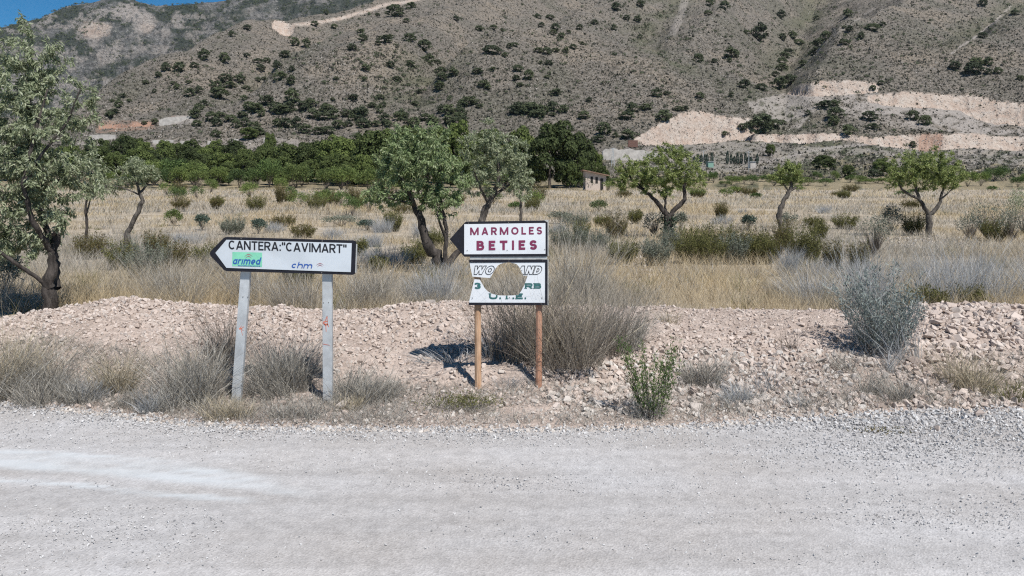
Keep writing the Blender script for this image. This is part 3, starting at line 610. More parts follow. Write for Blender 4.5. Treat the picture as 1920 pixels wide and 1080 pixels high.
def lettering(name, body, bl, br, tl, Y, mat, parent, t=.15, shear=0., clip=None, gap=.14, outline=0., serif=0., xstretch=None, res=26):
    """flat letters on the plane at distance Y, drawn stroke by stroke and contoured into one clean sheet"""
    asp = math.hypot(br[0] - bl[0], br[1] - bl[1]) / math.hypot(tl[0] - bl[0], tl[1] - bl[1])
    nat = sum(NATW[c] for c in body); kx = max(.2, (asp - gap * (len(body) - 1)) / nat); tot = nat * kx + gap * (len(body) - 1)
    Vv, Fp = [], []; x0 = 0.
    for ch in body:
        w_ = NATW[ch] * kx; tt = min(t, w_ * .9); st = glyph(ch, w_, tt); pad = .12 + serif
        if serif:
            for (x1, y1, x2, y2, k) in list(st):
                if k == 0 and abs(x1 - x2) < 1e-6 and abs(y2 - y1) > .5:
                    for yy, full in ((serif / 2, y1 < .05), (1 - serif / 2, y2 > .95)):
                        if full and not (ch == 'T' and yy > .5): st.append((x1 - tt / 2 - .12, yy, x1 + tt / 2 + .12, yy, 3))
            if ch in 'ET':
                st.append((w_ - .05, 1 - .26, w_ - .05, 1, 4)); st.append((w_ - .04, 0, w_ - .04, .28, 4)) if ch == 'E' else st.append((.05, 1 - .26, .05, 1, 4))
        nx = int((w_ + 2 * pad) * res) + 2; ny = int((1 + 2 * pad) * res) + 2
        gx = np.linspace(-pad, w_ + pad, nx); gy = np.linspace(-pad, 1 + pad, ny); X, Yy = np.meshgrid(gx, gy, indexing='ij'); D = np.full(X.shape, 9.)
        for (x1, y1, x2, y2, k) in st:
            hw = {3: serif / 2, 4: .05}.get(k, tt / 2); L_ = max(1e-6, math.hypot(x2 - x1, y2 - y1)); ux, uy = (x2 - x1) / L_, (y2 - y1) / L_; al = (X - x1) * ux + (Yy - y1) * uy; pe = np.abs(-(X - x1) * uy + (Yy - y1) * ux)
            if k == 1: d = np.hypot(pe, np.maximum(0, np.maximum(-al, al - L_))) - hw
            else: d = np.maximum(pe - hw, np.maximum(-al - (.02 if k == 2 else 0), al - L_ - (.02 if k == 2 else 0)))
            D = np.minimum(D, d)
        D = np.maximum(D, np.maximum(-Yy, Yy - 1)); f = -D if not outline else outline - np.abs(D)
        def pxy(x, y): u_ = (x0 + x + shear * (y - .5)) / tot; return (bl[0] + (br[0] - bl[0]) * u_ + (tl[0] - bl[0]) * y, bl[1] + (br[1] - bl[1]) * u_ + (tl[1] - bl[1]) * y)
        if clip:
            for i in range(nx):
                for j in range(ny):
                    if not inside(clip, pxy(gx[i], gy[j])): f[i, j] = min(f[i, j], -.02)
        for i in range(nx - 1):
            for j in range(ny - 1):
                c = [(i, j), (i + 1, j), (i + 1, j + 1), (i, j + 1)]; v = [f[q] for q in c]
                if max(v) <= 0: continue
                poly = []
                for q in range(4):
                    a_, b_ = v[q], v[(q + 1) % 4]; (ia, ja), (ib, jb) = c[q], c[(q + 1) % 4]
                    if a_ > 0: poly.append((gx[ia], gy[ja]))
                    if (a_ > 0) != (b_ > 0): r = a_ / (a_ - b_); poly.append((gx[ia] + (gx[ib] - gx[ia]) * r, gy[ja] + (gy[jb] - gy[ja]) * r))
                if len(poly) > 2: Fp.append(tuple(range(len(Vv), len(Vv) + len(poly)))); Vv += [tuple(P(*pxy(*q), Y) - parent.location) for q in poly]
        x0 += w_ + gap
    me = bpy.data.meshes.new(name); me.from_pydata(Vv, [], Fp); me.materials.append(mat)
    bm = bmesh.new(); bm.from_mesh(me); bmesh.ops.remove_doubles(bm, verts=bm.verts, dist=1e-6); bm.to_mesh(me); bm.free(); return ob(name, me, parent)
def tagline(parent, bl, br, hgt, Y, mat):
    """a line of print too small to read: bars of uneven length"""
    r = random.Random(2); x = bl[0]; Vv, Fq = [], []
    while x < br[0]:
        w_ = r.uniform(.6, 1.7); y = bl[1] + (br[1] - bl[1]) * (x - bl[0]) / (br[0] - bl[0]); n = len(Vv); hh = hgt * r.uniform(.7, 1.2)
        Vv += [tuple(P(a, b, Y) - parent.location) for a, b in ((x, y), (x + w_, y), (x + w_, y - hh), (x, y - hh))]; Fq.append((n, n + 1, n + 2, n + 3)); x += w_ + r.choice((.35, .35, 1.0))
    ob('small_print', mesh_np('small_print', np.array(Vv), [np.array(Fq)], mat), parent)
def arcs(name, cx, cy, w_, h_, Y, mat, parent, n=2):
    Vv, Fq = [], []
    for k in range(n):
        sc = 1 - .28 * k; m = 12; b0 = len(Vv)
        for i in range(m + 1):
            u = -1 + 2 * i / m
            top = cy - h_ * (1 - abs(u) ** 1.7) * (1 - .1 * k) + h_ * .55 * k
            for d in (0, h_ * .26 * (1.08 - abs(u))): Vv.append(P(cx + w_ * u * sc, top + d, Y) - parent.location)
        Fq += [(b0 + 2*i, b0 + 2*i + 1, b0 + 2*i + 3, b0 + 2*i + 2) for i in range(m)]
    return ob(name, mesh_np(name, np.array([v[:] for v in Vv]), [np.array(Fq)], mat), parent)
def bolt_or_hole(px, py, Y, r, parent, mat=None):
    bm = bmesh.new(); bmesh.ops.create_cone(bm, cap_ends=True, segments=8, radius1=r, radius2=r * .7, depth=.006)
    bmesh.ops.rotate(bm, verts=bm.verts, matrix=__import__('mathutils').Matrix.Rotation(R(90), 3, 'X')); p = P(px, py, Y)
    me = bpy.data.meshes.new('bolt_or_hole'); bm.to_mesh(me); bm.free(); me.materials.append(mat or M['bolt_or_hole']); return ob('bolt_or_hole', me, parent, p - parent.location if parent.parent is None else p - parent.parent.location - parent.location)
def prism(name, prof, A, B, mat, parent, closed=True):
    V = [tuple(Q + Vector((x, y, 0)) - parent.location) for Q in (A, B) for x, y in prof]; n_ = len(prof)
    Fq = [(i, (i + 1) % n_, n_ + (i + 1) % n_, n_ + i) for i in range(n_)]
    me = bpy.data.meshes.new(name); me.from_pydata(V, [], Fq + ([tuple(range(n_))[::-1], tuple(range(n_, 2 * n_))] if closed else [])); me.materials.append(mat); return ob(name, me, parent)

Y1 = 7.42
s1 = thing('direction_sign', 'white black-edged arrow sign lettered CANTERA: "CAVIMART" on two galvanised posts', 'sign', tuple(P(530, HY + CZ * F / Y1, Y1)))
s1.location.z = 0; bpy.context.view_layer.update()
# outer edge with rounded corners, inner face
out1 = [(393, 476), (394.5, 471.5), (419, 446.5), (423, 444.6), (662, 451.2), (666.3, 453), (667.6, 457), (665.6, 511), (664.5, 514.2), (661, 515.4), (424, 508.4), (419.5, 506), (395, 480)]
in1 = [(403.8, 474.2), (424.5, 449.6), (659.5, 456), (657.6, 510.2), (424.5, 502.2)]
slab('board', out1, Y1 + .001, .03, M['sign_black'], s1)
slab('face', in1, Y1 - .004, .006, M['sign_grey'], s1)
slab('edge_strip', [(667.8, 458), (669.2, 459), (667.4, 511.5), (665.9, 511)], Y1 + .004, .03, M['edge_metal'], s1)
lettering('lettering', 'CANTERA:"CAVIMART"', (428.5, 467.3), (649.8, 475), (428.5, 450.6), Y1 - .006, M['ink_black'], s1, .165, gap=.075)
lg = slab('logo_panel', [(435.8, 472.4), (491.6, 473.6), (491.2, 500.6), (435.2, 499)], Y1 - .0055, .001, M['mint'], s1)
lettering('lettering', 'arimed', (437.2, 495.2), (488.4, 496.2), (437.8, 481.6), Y1 - .0075, M['ink_blue'], s1, .165, .22, gap=.10)
tagline(s1, (446, 498.9), (487.6, 499.7), 1.5, Y1 - .0075, M['ink_blue'])
arcs('logo_arcs', 466, 481.5, 8, 5.5, Y1 - .0075, M['ink_red'], s1)
lettering('lettering', 'chm', (547, 502.2), (585.6, 503.4), (548, 490.6), Y1 - .0065, M['ink_blue'], s1, .165, .2, gap=.13)
arcs('logo_arcs', 600, 498.2, 8, 5, Y1 - .0065, M['ink_red'], s1)
for bx, by in ((603, 511.6), (452, 447.5), (604, 452)): bolt_or_hole(bx, by, Y1 - .006, .006, s1)
CH = [(-.045, 0), (.045, 0), (.047, .004), (.047, .055), (.036, .055), (.036, .008), (-.036, .008), (-.036, .055), (-.047, .055), (-.047, .004)]
pa = prism('post', [(-.046, 0), (.038, 0), (.040, .003), (.040, .05), (.031, .05), (.031, .006), (-.038, .006), (-.038, .05), (-.048, .05), (-.048, .003)], P(441, 775, Y1 + .05), P(465, 448, Y1 + .045), M['galv'], s1)
pb = prism('post', [(-.042, 0), (.041, 0), (.044, .003), (.044, .055), (.034, .055), (.034, .006), (-.034, .006), (-.034, .055), (-.044, .055), (-.044, .003)], P(614, 785, Y1 + .045), P(612.5, 454, Y1 + .045), M['galv'], s1)
for bx, by in ((455.5, 556.5), (464.5, 557), (606.8, 567.5), (616, 567)): bolt_or_hole(bx, by, Y1 + .044, .0055, s1)  # dark discs standing in for the shaded holes in the steel posts
def daub(strokes, Y, parent):
    Vv, Fq = [], []
    for (x1, y1, x2, y2, w_) in strokes:
        b0 = len(Vv); a = Vector((x1, y1)); b = Vector((x2, y2)); nn = Vector((-(b - a).y, (b - a).x)).normalized() * w_ * .5
        for q in (a - nn, a + nn, b + nn * .6, b - nn * .6): Vv.append((P(q.x, q.y, Y) - parent.location)[:])
        Fq.append((b0, b0 + 1, b0 + 2, b0 + 3))
    ob('paint_mark', mesh_np('paint_mark', np.array(Vv), [np.array(Fq)], M['spray']), parent)
daub([(606, 604, 614.5, 602, 2.2), (607, 607, 615.5, 609, 2.6), (610, 601, 613.5, 592, 1.4), (613.2, 592, 614, 608, 1.2), (611, 608, 611.5, 622, 1.5), (613, 606, 616.5, 613, 1.6), (605.5, 605, 611, 611, 1.4)], Y1 + .0425, s1)
daub([(606, 645, 612, 646, 1.2), (612, 646, 618, 647.5, .9)], Y1 + .0425, s1)
daub([(448.5, 616.5, 453.5, 616, 3.0), (453, 615.5, 457.5, 612.5, 1.1), (453, 617.5, 456.5, 620, 1.0), (452, 618, 455, 629, .8), (450, 615, 453, 611, 1)], Y1 + .046, s1)

Y2 = 7.84
s2 = thing('direction_sign', 'pair of panels on two wooden posts, red MARMOLES BETIES arrow over a broken holed board', 'sign', tuple(P(955, HY + CZ * F / Y2, Y2)))
s2.location.z = .03
up_ = slab('arrow_board', [(843.2, 448.4), (871.8, 416.8), (874, 415.8), (1021, 413.6), (1026.6, 417), (1026.6, 480), (1024, 481), (870.4, 481.4)], Y2, .022, M['sign_black'], s2)
slab('face', [(870.4, 420.4), (1022.8, 418.2), (1022.8, 476), (870.4, 476.8)], Y2 - .004, .0045, M['sign_white'], s2)
slab('edge_strip', [(1020.5, 412.8), (1028.4, 412.8), (1028.4, 479.5), (1026.8, 479.5), (1026.8, 416.8)], Y2 + .003, .02, M['edge_metal'], s2)
lettering('lettering', 'MARMOLES', (881.5, 440.8), (1016.4, 439.4), (881.5, 426.6), Y2 - .006, M['ink_wine'], s2, .21, gap=.38)
lettering('lettering', 'BETIES', (893.5, 469.6), (1006.8, 468.2), (893.5, 451.6), Y2 - .006, M['ink_wine'], s2, .255, gap=.46)
for bx, by in ((878.3, 418.5), (953.5, 417), (876, 469.6), (951, 469.2), (1021.5, 467.5)): bolt_or_hole(bx, by, Y2 - .006, .005, s2)
def z6(pts): return [(820 + a / 5.4, 400 + b / 5.4) for a, b in pts]
brk = z6([(322, 478), (1092, 478), (1092, 912), (322, 912), (325, 880), (375, 668), (430, 672), (440, 690), (480, 760), (512, 792), (560, 818), (625, 832), (700, 834), (770, 832), (820, 825), (850, 786), (880, 730), (915, 630), (871, 631), (864, 612), (850, 590), (832, 548), (805, 515), (765, 503), (720, 497), (675, 503), (640, 512), (612, 530), (590, 562), (535, 655), (440, 648), (355, 640), (330, 522)])
slab('broken_board', brk, Y2 - .002, .008, M['sign_white'], s2)
slab('border_strip', z6([(322, 472), (1116, 470), (1116, 496), (322, 500)]), Y2 - .006, .018, M['sign_black'], s2)
slab('border_strip', z6([(1092, 497), (1116, 497), (1116, 930), (1092, 906)]), Y2 - .006, .018, M['sign_black'], s2)
slab('border_strip', z6([(318, 904), (1091, 906), (1115, 931), (318, 930)]), Y2 - .006, .018, M['sign_black'], s2)
slab('edge_strip', z6([(1116.5, 468), (1125, 468), (1125, 930), (1116.5, 930)]), Y2 + .0, .015, M['edge_metal'], s2)
WB = dict(bl=z6([(368, 619)])[0], br=z6([(1056, 619)])[0], tl=z6([(368, 532)])[0])
lettering('lettering', 'WOODLAND', WB['bl'], WB['br'], WB['tl'], Y2 - .0045, M['ink_black'], s2, .30, .35, brk, gap=.10, outline=.035, res=34)
lettering('lettering', '3', *z6([(372, 765), (440, 765), (372, 702)]), Y2 - .005, M['ink_green'], s2, .26, 0, brk)
lettering('lettering', 'RB', *z6([(888, 762), (1052, 762), (888, 707)]), Y2 - .005, M['ink_green'], s2, .27, 0, brk, gap=.22, serif=.12)
lettering('lettering', 'U.T.E.', *z6([(525, 868), (905, 868), (525, 810)]), Y2 - .005, M['ink_green'], s2, .27, 0, brk, gap=.22, serif=.12)
for bx, by in z6([(350, 489), (724, 485), (1068, 482), (355, 857), (1058, 856), (730, 852)]): bolt_or_hole(bx, by, Y2 - .008, .0045, s2)
def rpost(A, B, r, mat):
    prof = [(r * math.cos(a), .03 + r * math.sin(a)) for a in [k * math.tau / 10 for k in range(10)]]
    return prism('post', prof, A, B, mat, s2)
lp = rpost(P(896.5, 768, Y2 + .03), P(894.5, 422, Y2 + .03), .033, M['wood'])
rp = rpost(P(1010, 765, Y2 + .03), P(1011.5, 420, Y2 + .03), .032, M['wood_red']); rp['label'] = 'red-brown wooden post'
slab('crossbar', z6([(330, 440), (1112, 436), (1112, 466), (330, 469)]), Y2 + .008, .015, M['edge_metal'], s2)

# ------------------------------------------------------------------ far buildings and poles
def boxm(name, x0, x1, y0, y1, z0, z1, mat, parent=None, ztop=None):
    zt = ztop or (z1, z1)
    V = [(x0, y0, z0), (x1, y0, z0), (x1, y1, z0), (x0, y1, z0), (x0, y0, zt[0]), (x1, y0, zt[1]), (x1, y1, zt[1]), (x0, y1, zt[0])]
    return ob(name, mesh_np(name, np.array(V), [np.array([(0, 3, 2, 1), (4, 5, 6, 7), (0, 1, 5, 4), (1, 2, 6, 5), (2, 3, 7, 6), (3, 0, 4, 7)])], mat), parent)
YB = 132.; bp = P(1117, 357, YB); gzb = float(gz(bp.x, YB)); k = YB / F
sh = thing('farm_shed', 'small roofless-looking plaster shed with sloping rust roof at the edge of the pine wood', 'shed', (bp.x, YB, gzb))
hL, hR = 36 * k, 28 * k; wd = 19 * k
boxm('wall', -wd, wd, 0, 4.5, -.3, 0, M['plaster'], sh, (hL, hR))
prs = [(-wd - .5, -.6), (wd + .5, -.6), (wd + .5, 5), (-wd - .5, 5)]
V = [(a, b, hL + .03 + (hR - hL) * (a + wd) / (2 * wd)) for a, b in prs]; V += [(a, b, c + .14) for a, b, c in V]
ob('roof', mesh_np('roof', np.array(V), [np.array([(3, 2, 1, 0), (4, 5, 6, 7), (0, 1, 5, 4), (1, 2, 6, 5), (2, 3, 7, 6), (3, 0, 4, 7)])], M['roof']), sh)
boxm('window', -.85, -.45, -.02, .3, 1.25, 2.3, M['dark'], sh); boxm('window', -.05, .35, -.02, .3, 1.15, 2.2, M['dark'], sh)
boxm('door', .75, 1.25, -.02, .3, 0.02, 2.0, M['dark'], sh)
def retaining(name, label, pts, Y, th, mat):
    """pale wall or cut bench: list of (column, top row, bottom row)"""
    c = P(np.mean([p[0] for p in pts]), np.mean([p[2] for p in pts]), Y); V = []
    for yy in (0, th):
        for a, t_, b in pts: V += [P(a, t_, Y) - c + Vector((0, yy, 0)), P(a, b + 6, Y) - c + Vector((0, yy, 0))]
    n_ = len(pts); Fq = []
    for i in range(n_ - 1):
        Fq += [(2*i, 2*i+1, 2*i+3, 2*i+2), (2*n_+2*i, 2*n_+2*i+2, 2*n_+2*i+3, 2*n_+2*i+1), (2*i, 2*i+2, 2*n_+2*i+2, 2*n_+2*i)]
    Fq += [(0, 2*n_, 2*n_+1, 1), (2*n_-2, 2*n_-1, 4*n_-1, 4*n_-2)]
    o = ob(name, mesh_np(name, np.array([v[:] for v in V]), [np.array(Fq)], mat), None, c); tag(o, label, 'wall')
def groundY(px, py): h = hit(px, py, 140); return h.y if h else 250
retaining('retaining_wall', 'long pale retaining wall of the quarry yard right of the big pines', [(1130, 284, 300), (1136, 279, 300), (1144, 280, 301), (1151, 277, 301), (1160, 281, 300), (1172, 280, 300), (1181, 278, 300), (1192, 282, 299), (1206, 281, 300), (1214, 284, 300), (1226, 283, 300), (1236, 290, 300)], groundY(1185, 300) - 1, 2, M['white_wall'])
retaining('retaining_wall', 'white terrace wall below the slope at the far left', [(298, 225, 231), (312, 220, 231), (340, 219, 230), (359, 218, 229)], groundY(330, 230) - 1, 2, M['white_wall'])
for i, (a, b, t_, b_, lab) in enumerate([(168, 216, 252, 262, 'low cream wall left of the pines behind the small left almond'), (286, 324, 262, 270, 'low cream wall showing over the pines, left piece of its row'), (338, 348, 264, 271, 'short white wall piece between two pines, second of its row'), (389, 405, 264, 272, 'short white wall piece above the pine tops, third of its row'), (431, 446, 260, 272, 'tall narrow white wall piece above the pines, fourth of its row'), (494, 514, 257, 269, 'pale wall piece beside the lone dark pine, right end of its row')]):
    retaining('terrace_wall', lab, [(a, t_ + 1, b_), ((a + b) / 2, t_, b_), (b, t_ + .6, b_)], groundY((a + b) / 2, b_) - .5, 1, M['white_wall'])
Yk = groundY(1190, 279) + 2
o = boxm('rust_door', *(P(1178, 0, Yk).x, P(1196, 0, Yk).x, Yk, Yk + 1.5), P(0, 276, Yk).z, P(0, 263, Yk).z, M['rust']); tag(o, 'dark rusty steel gate set in the pink quarry bank', 'gate')
def pole(px, base, top, label, lattice):
    Y = groundY(px, base); b = P(px, base, Y); H = (base - top) * Y / F
    t = thing('power_pole', label, 'pole', (b.x, Y, b.z - .2))
    if lattice:
        r = .45
        for sx in (-1, 1):
            for sy in (-1, 1): prism0(t, (sx * r, sy * r, 0), (sx * .12, sy * .12, H), .05, 'leg')
        for k in range(7):
            z0, z1 = H * k / 7, H * (k + 1) / 7; a0, a1 = r + (.12 - r) * k / 7, r + (.12 - r) * (k + 1) / 7
            prism0(t, (-a0, -a0, z0), (a1, -a1, z1), .035, 'brace'); prism0(t, (a0, -a0, z0), (-a1, -a1, z1), .035, 'brace')
    else: prism0(t, (0, 0, 0), (0, 0, H), .09, 'shaft')
    prism0(t, (-.9, 0, H * .96), (.9, 0, H * .96), .06, 'crossarm')
def prism0(parent, a, b, r, name):
    a, b = Vector(a), Vector(b); d = (b - a).normalized(); u = d.orthogonal().normalized(); v = d.cross(u); V = [tuple(q + (u * math.cos(k) + v * math.sin(k)) * r) for q in (a, b) for k in [j * math.tau / 4 for j in range(4)]]
    return ob(name, mesh_np(name, np.array(V), [np.array([(i, (i + 1) % 4, 4 + (i + 1) % 4, 4 + i) for i in range(4)] + [(3, 2, 1, 0), (4, 5, 6, 7)])], M['pole']), parent)
pole(1149, 312, 276, 'pale lattice power pole in front of the quarry retaining wall', True)
pole(1404, 322, 282, 'thin grey pole beside the small white hut on the quarry yard', False)
pole(1319, 300, 281, 'thin pole standing among the cypresses', False)
def hut(px0, px1, t_, b_, mat, label):
    Y = groundY((px0 + px1) / 2, b_); c = P((px0 + px1) / 2, b_, Y); h = thing('hut', label, 'hut', tuple(c)); W = (px1 - px0) * Y / F / 2; H = (b_ - t_) * Y / F
    boxm('wall', -W, W, 0, 2.4, -.4, H, mat, h); boxm('roof', -W - .15, W + .15, -.15, 2.55, H + .01, H + .16, M['pole'], h)
hut(1328, 1338, 304, 314, M['green_paint'], 'tiny pale green container hut below the cypress row')
hut(1407, 1417, 304, 316, M['white_wall'], 'tiny white hut beside the thin pole')

# ------------------------------------------------------------------ plants: builders
def unit(v): return v / np.maximum(np.linalg.norm(v, axis=-1, keepdims=True), 1e-9)
def blades(base, dirs, length, width, bend, seg=3, crook=0.):
    """tapering curved ribbons; dirs = start direction (n,3); bend = outward droop"""
    n = len(base); t = np.linspace(0, 1, seg + 1)[None, :, None]
    hz = dirs.copy(); hz[:, 2] = 0; hz = unit(hz + rng.normal(0, .02, (n, 3)) * [1, 1, 0])
    c = base[:, None] + length[:, None, None] * (dirs[:, None] * t + bend[:, None, None] * (hz[:, None] * .8 - np.array([0, 0, .45])) * t * t)
    if crook: j_ = np.cumsum(rng.normal(0, 1, (n, seg + 1, 3)) * [1, 1, .5], 1); c = c + (j_ - j_[:, :1]) * crook * length[:, None, None] / seg
    ph = rng.random(n) * np.pi; s = np.stack([np.cos(ph), np.sin(ph) * .6, 0 * ph], 1)[:, None] * (width[:, None, None] * .5)
    wt = np.clip(1.05 - t ** 1.5, 0, 1); L_ = c[:, :-1] - s * wt[:, :-1]; R_ = c[:, :-1] + s * wt[:, :-1]
    V = np.concatenate([np.stack([L_, R_], 2).reshape(n, -1, 3), c[:, -1:]], 1); m = 2 * seg + 1; o = (np.arange(n) * m)[:, None]
    q = np.concatenate([np.stack([o + 2*k, o + 2*k + 1, o + 2*k + 3, o + 2*k + 2], -1).reshape(-1, 4) for k in range(seg - 1)]) if seg > 1 else np.zeros((0, 4), int)
    tr = np.stack([o + 2*seg - 2, o + 2*seg - 1, o + 2*seg], -1).reshape(-1, 3)
    return V.reshape(-1, 3), [q, tr]
def leaves(p, d, length, width):
    n = len(p); d = unit(d); s = unit(np.cross(d, rng.normal(size=(n, 3)))); nn = np.cross(d, s)
    L_ = length[:, None]; W_ = width[:, None]
    V = np.stack([p, p + d * L_ * .45 - s * W_ * .5 + nn * W_ * .15, p + d * L_, p + d * L_ * .45 + s * W_ * .5 + nn * W_ * .15], 1)
    return V.reshape(-1, 3), [(np.arange(n) * 4)[:, None] + np.arange(4)[None]]
def join(parts):
    V, Fs, mi, off = [], [], [], 0
    for v, fs, k in parts:
        for f in fs:
            if len(f): Fs.append(np.asarray(f) + off); mi.append(k)
        V.append(v); off += len(v)
    return np.concatenate(V), Fs, mi
def tube(pts, rad, sides=6, rough=0., seed=0):
    pts = np.asarray(pts, float); m = len(pts); d = unit(np.gradient(pts, axis=0)); u = unit(np.cross(d, [.3, .9, .2])); v = np.cross(d, u)
    a = np.arange(sides) * 2 * np.pi / sides; r = np.asarray(rad)[:, None] * (1 + rough * (vn(np.arange(m)[:, None] * .7 + seed, a[None] * 1.3, seed) - .5) * 2)
    V = pts[:, None] + (u[:, None] * np.cos(a)[None, :, None] + v[:, None] * np.sin(a)[None, :, None]) * r[..., None]
    i = np.arange(m - 1)[:, None] * sides + np.arange(sides)[None]; j = np.arange(m - 1)[:, None] * sides + (np.arange(sides)[None] + 1) % sides
    return V.reshape(-1, 3), [np.stack([i, j, j + sides, i + sides], -1).reshape(-1, 4), np.arange(sides)[None, ::-1] if sides == 4 else np.array([[(m-1)*sides + k for k in (0, q, q + 1)] for q in range(1, sides - 1)])]
def smooth_line(pts, rad, step):
    pts = np.asarray(pts, float); rad = np.asarray(rad, float); s = np.concatenate([[0], np.cumsum(np.linalg.norm(np.diff(pts, axis=0), axis=1))]); n = max(4, int(s[-1] / step))
    q = np.linspace(0, s[-1], n); out = np.stack([np.interp(q, s, pts[:, k]) for k in range(3)], 1); rr = np.interp(q, s, rad)
    for _ in range(2): out[1:-1] = .25 * out[:-2] + .5 * out[1:-1] + .25 * out[2:]
    return out, rr

def almond(name, label, Y, base, limbs, blobs, ntwig, nleaf, lsize, mats, seed, group=None, droop=.6, ivy=0, twig_r=.004, cat='tree'):
    global rng
    rng = np.random.default_rng(seed); x0 = (base[0] - 960) / F * Y; z0 = float(gz(x0, Y)); O = np.array([x0, Y, z0])
    root = thing(name, label, cat, (x0, Y, z0), group)
    def W(px, py, dy=0): return np.array(P(px, py, Y)[:]) + [0, dy, 0] - O
    parts, nodes_, nrad = [], [], []
    for li, (pts, r0, r1) in enumerate(limbs):
        q = np.array([W(*p) for p in pts])
        if li == 0: q = np.concatenate([[[q[0][0], q[0][1], min(q[0][2], -.12)]], q])
        rr = np.linspace(r0, r1, len(q)) * Y / F / 2 * .86
        if li == 0: rr[0] *= 1.35
        c, rad = smooth_line(q, rr, .06 if Y < 15 else .1); c[1:-1] += rng.normal(0, .18, (len(c) - 2, 3)) * rad[1:-1, None]
        v, f = tube(c, rad, 9 if Y < 20 else 7, .22, seed + li); parts.append((v, f, 0)); nodes_ += list(c[len(c) // 3:]) if len(limbs) > 1 and li == 0 else list(c[2:]); nrad += list(rad[len(c) // 3:]) if len(limbs) > 1 and li == 0 else list(rad[2:])
    V, Fs, mi = join(parts); ob('trunk', mesh_np('trunk', V, Fs, mats[1], smooth=True), root)
    # crown: shoots grow from the limbs to points spread through the crown's volume
    wts = np.array([b[2] * b[3] * (b[4] if len(b) > 4 else 1) for b in blobs], float); wts /= wts.sum(); tg = []
    for k in rng.choice(len(blobs), ntwig, p=wts):
        b = blobs[k]; d = unit(rng.normal(size=3)) * rng.random() ** .42; kx = Y / F
        tg.append(W(b[0], b[1], b[5] if len(b) > 5 else 0) + d * [b[2] * kx, min(b[2], b[3] * 1.3) * kx, b[3] * kx])
    tg = np.array(tg); N = np.array(nodes_); Rd = np.array(nrad); order = np.argsort(((tg[:, None] - N[None]) ** 2).sum(-1).min(1))
    tw, lp_, ld_ = [], [], []
    step = .12 if Y < 20 else .18
    for k in order:
        t = tg[k]; d2 = ((N - t) ** 2).sum(1) + .15 * np.maximum(0, N[:, 2] - t[2]) ** 2 * 4; i = int(d2.argmin()); a = N[i]; L_ = np.linalg.norm(t - a)
        if L_ < .04: continue
        m = max(3, int(L_ / step) + 2); u = np.linspace(0, 1, m)[:, None]; mid = (a + t) / 2 + [0, 0, .18 * L_] + rng.normal(0, .10 * L_, 3)
        c = (1 - u) ** 2 * a + 2 * u * (1 - u) * mid + u * u * t; c[1:] += rng.normal(0, .012, (m - 1, 3)) * L_
        r0 = min(Rd[i] * .7, twig_r + .010 * L_); rad = np.linspace(r0, twig_r * .6, m)
        tw.append((*tube(c, rad, 4 if r0 > .012 else 3), 0)); N = np.concatenate([N, c[1:]]); Rd = np.concatenate([Rd, rad[1:]])
        s = .25 if L_ > .3 else 0
        per = max(2, int(nleaf / len(tg) * rng.uniform(.3, 1.8))); uu = s + (1.04 - s) * rng.random(per); idx = np.clip(uu * (m - 1), 0, m - 1.001); i0 = idx.astype(int)
        lp_.append(c[i0] * (1 - (idx - i0))[:, None] + c[np.minimum(i0 + 1, m - 1)] * (idx - i0)[:, None] + rng.normal(0, .025, (per, 3)))
        ld_.append(np.repeat(unit(t - a)[None], per, 0) * .5 + rng.normal(0, .75, (per, 3)) - [0, 0, droop])
    V, Fs, mi = join(tw); ob('branches', mesh_np('branches', V, Fs, M['twig']), root)
    lp_ = np.concatenate(lp_); ld_ = np.concatenate(ld_); n = len(lp_); ln = lsize * rng.uniform(.6, 1.25, n)
    v, f = leaves(lp_, ld_, ln, ln * rng.uniform(.22, .38, n)); ob('crown', mesh_np('crown', v, f, mats[0]), root)
    if ivy:
        c = np.array([W(*p) for p in limbs[0][0]]); n = ivy; u = rng.random(n) * (len(c) - 1.001); i0 = u.astype(int); p = c[i0] * (1 - (u - i0))[:, None] + c[i0 + 1] * (u - i0)[:, None]
        dd = unit(rng.normal(size=(n, 3)) * [1, 1, .3]); p = p + dd * rng.uniform(.10, .26, n)[:, None]
        v, f = leaves(p, dd + rng.normal(0, .6, (n, 3)), np.full(n, .075), np.full(n, .06)); ob('ivy', mesh_np('ivy', v, f, M['leaf_ivy']), root)
    return root

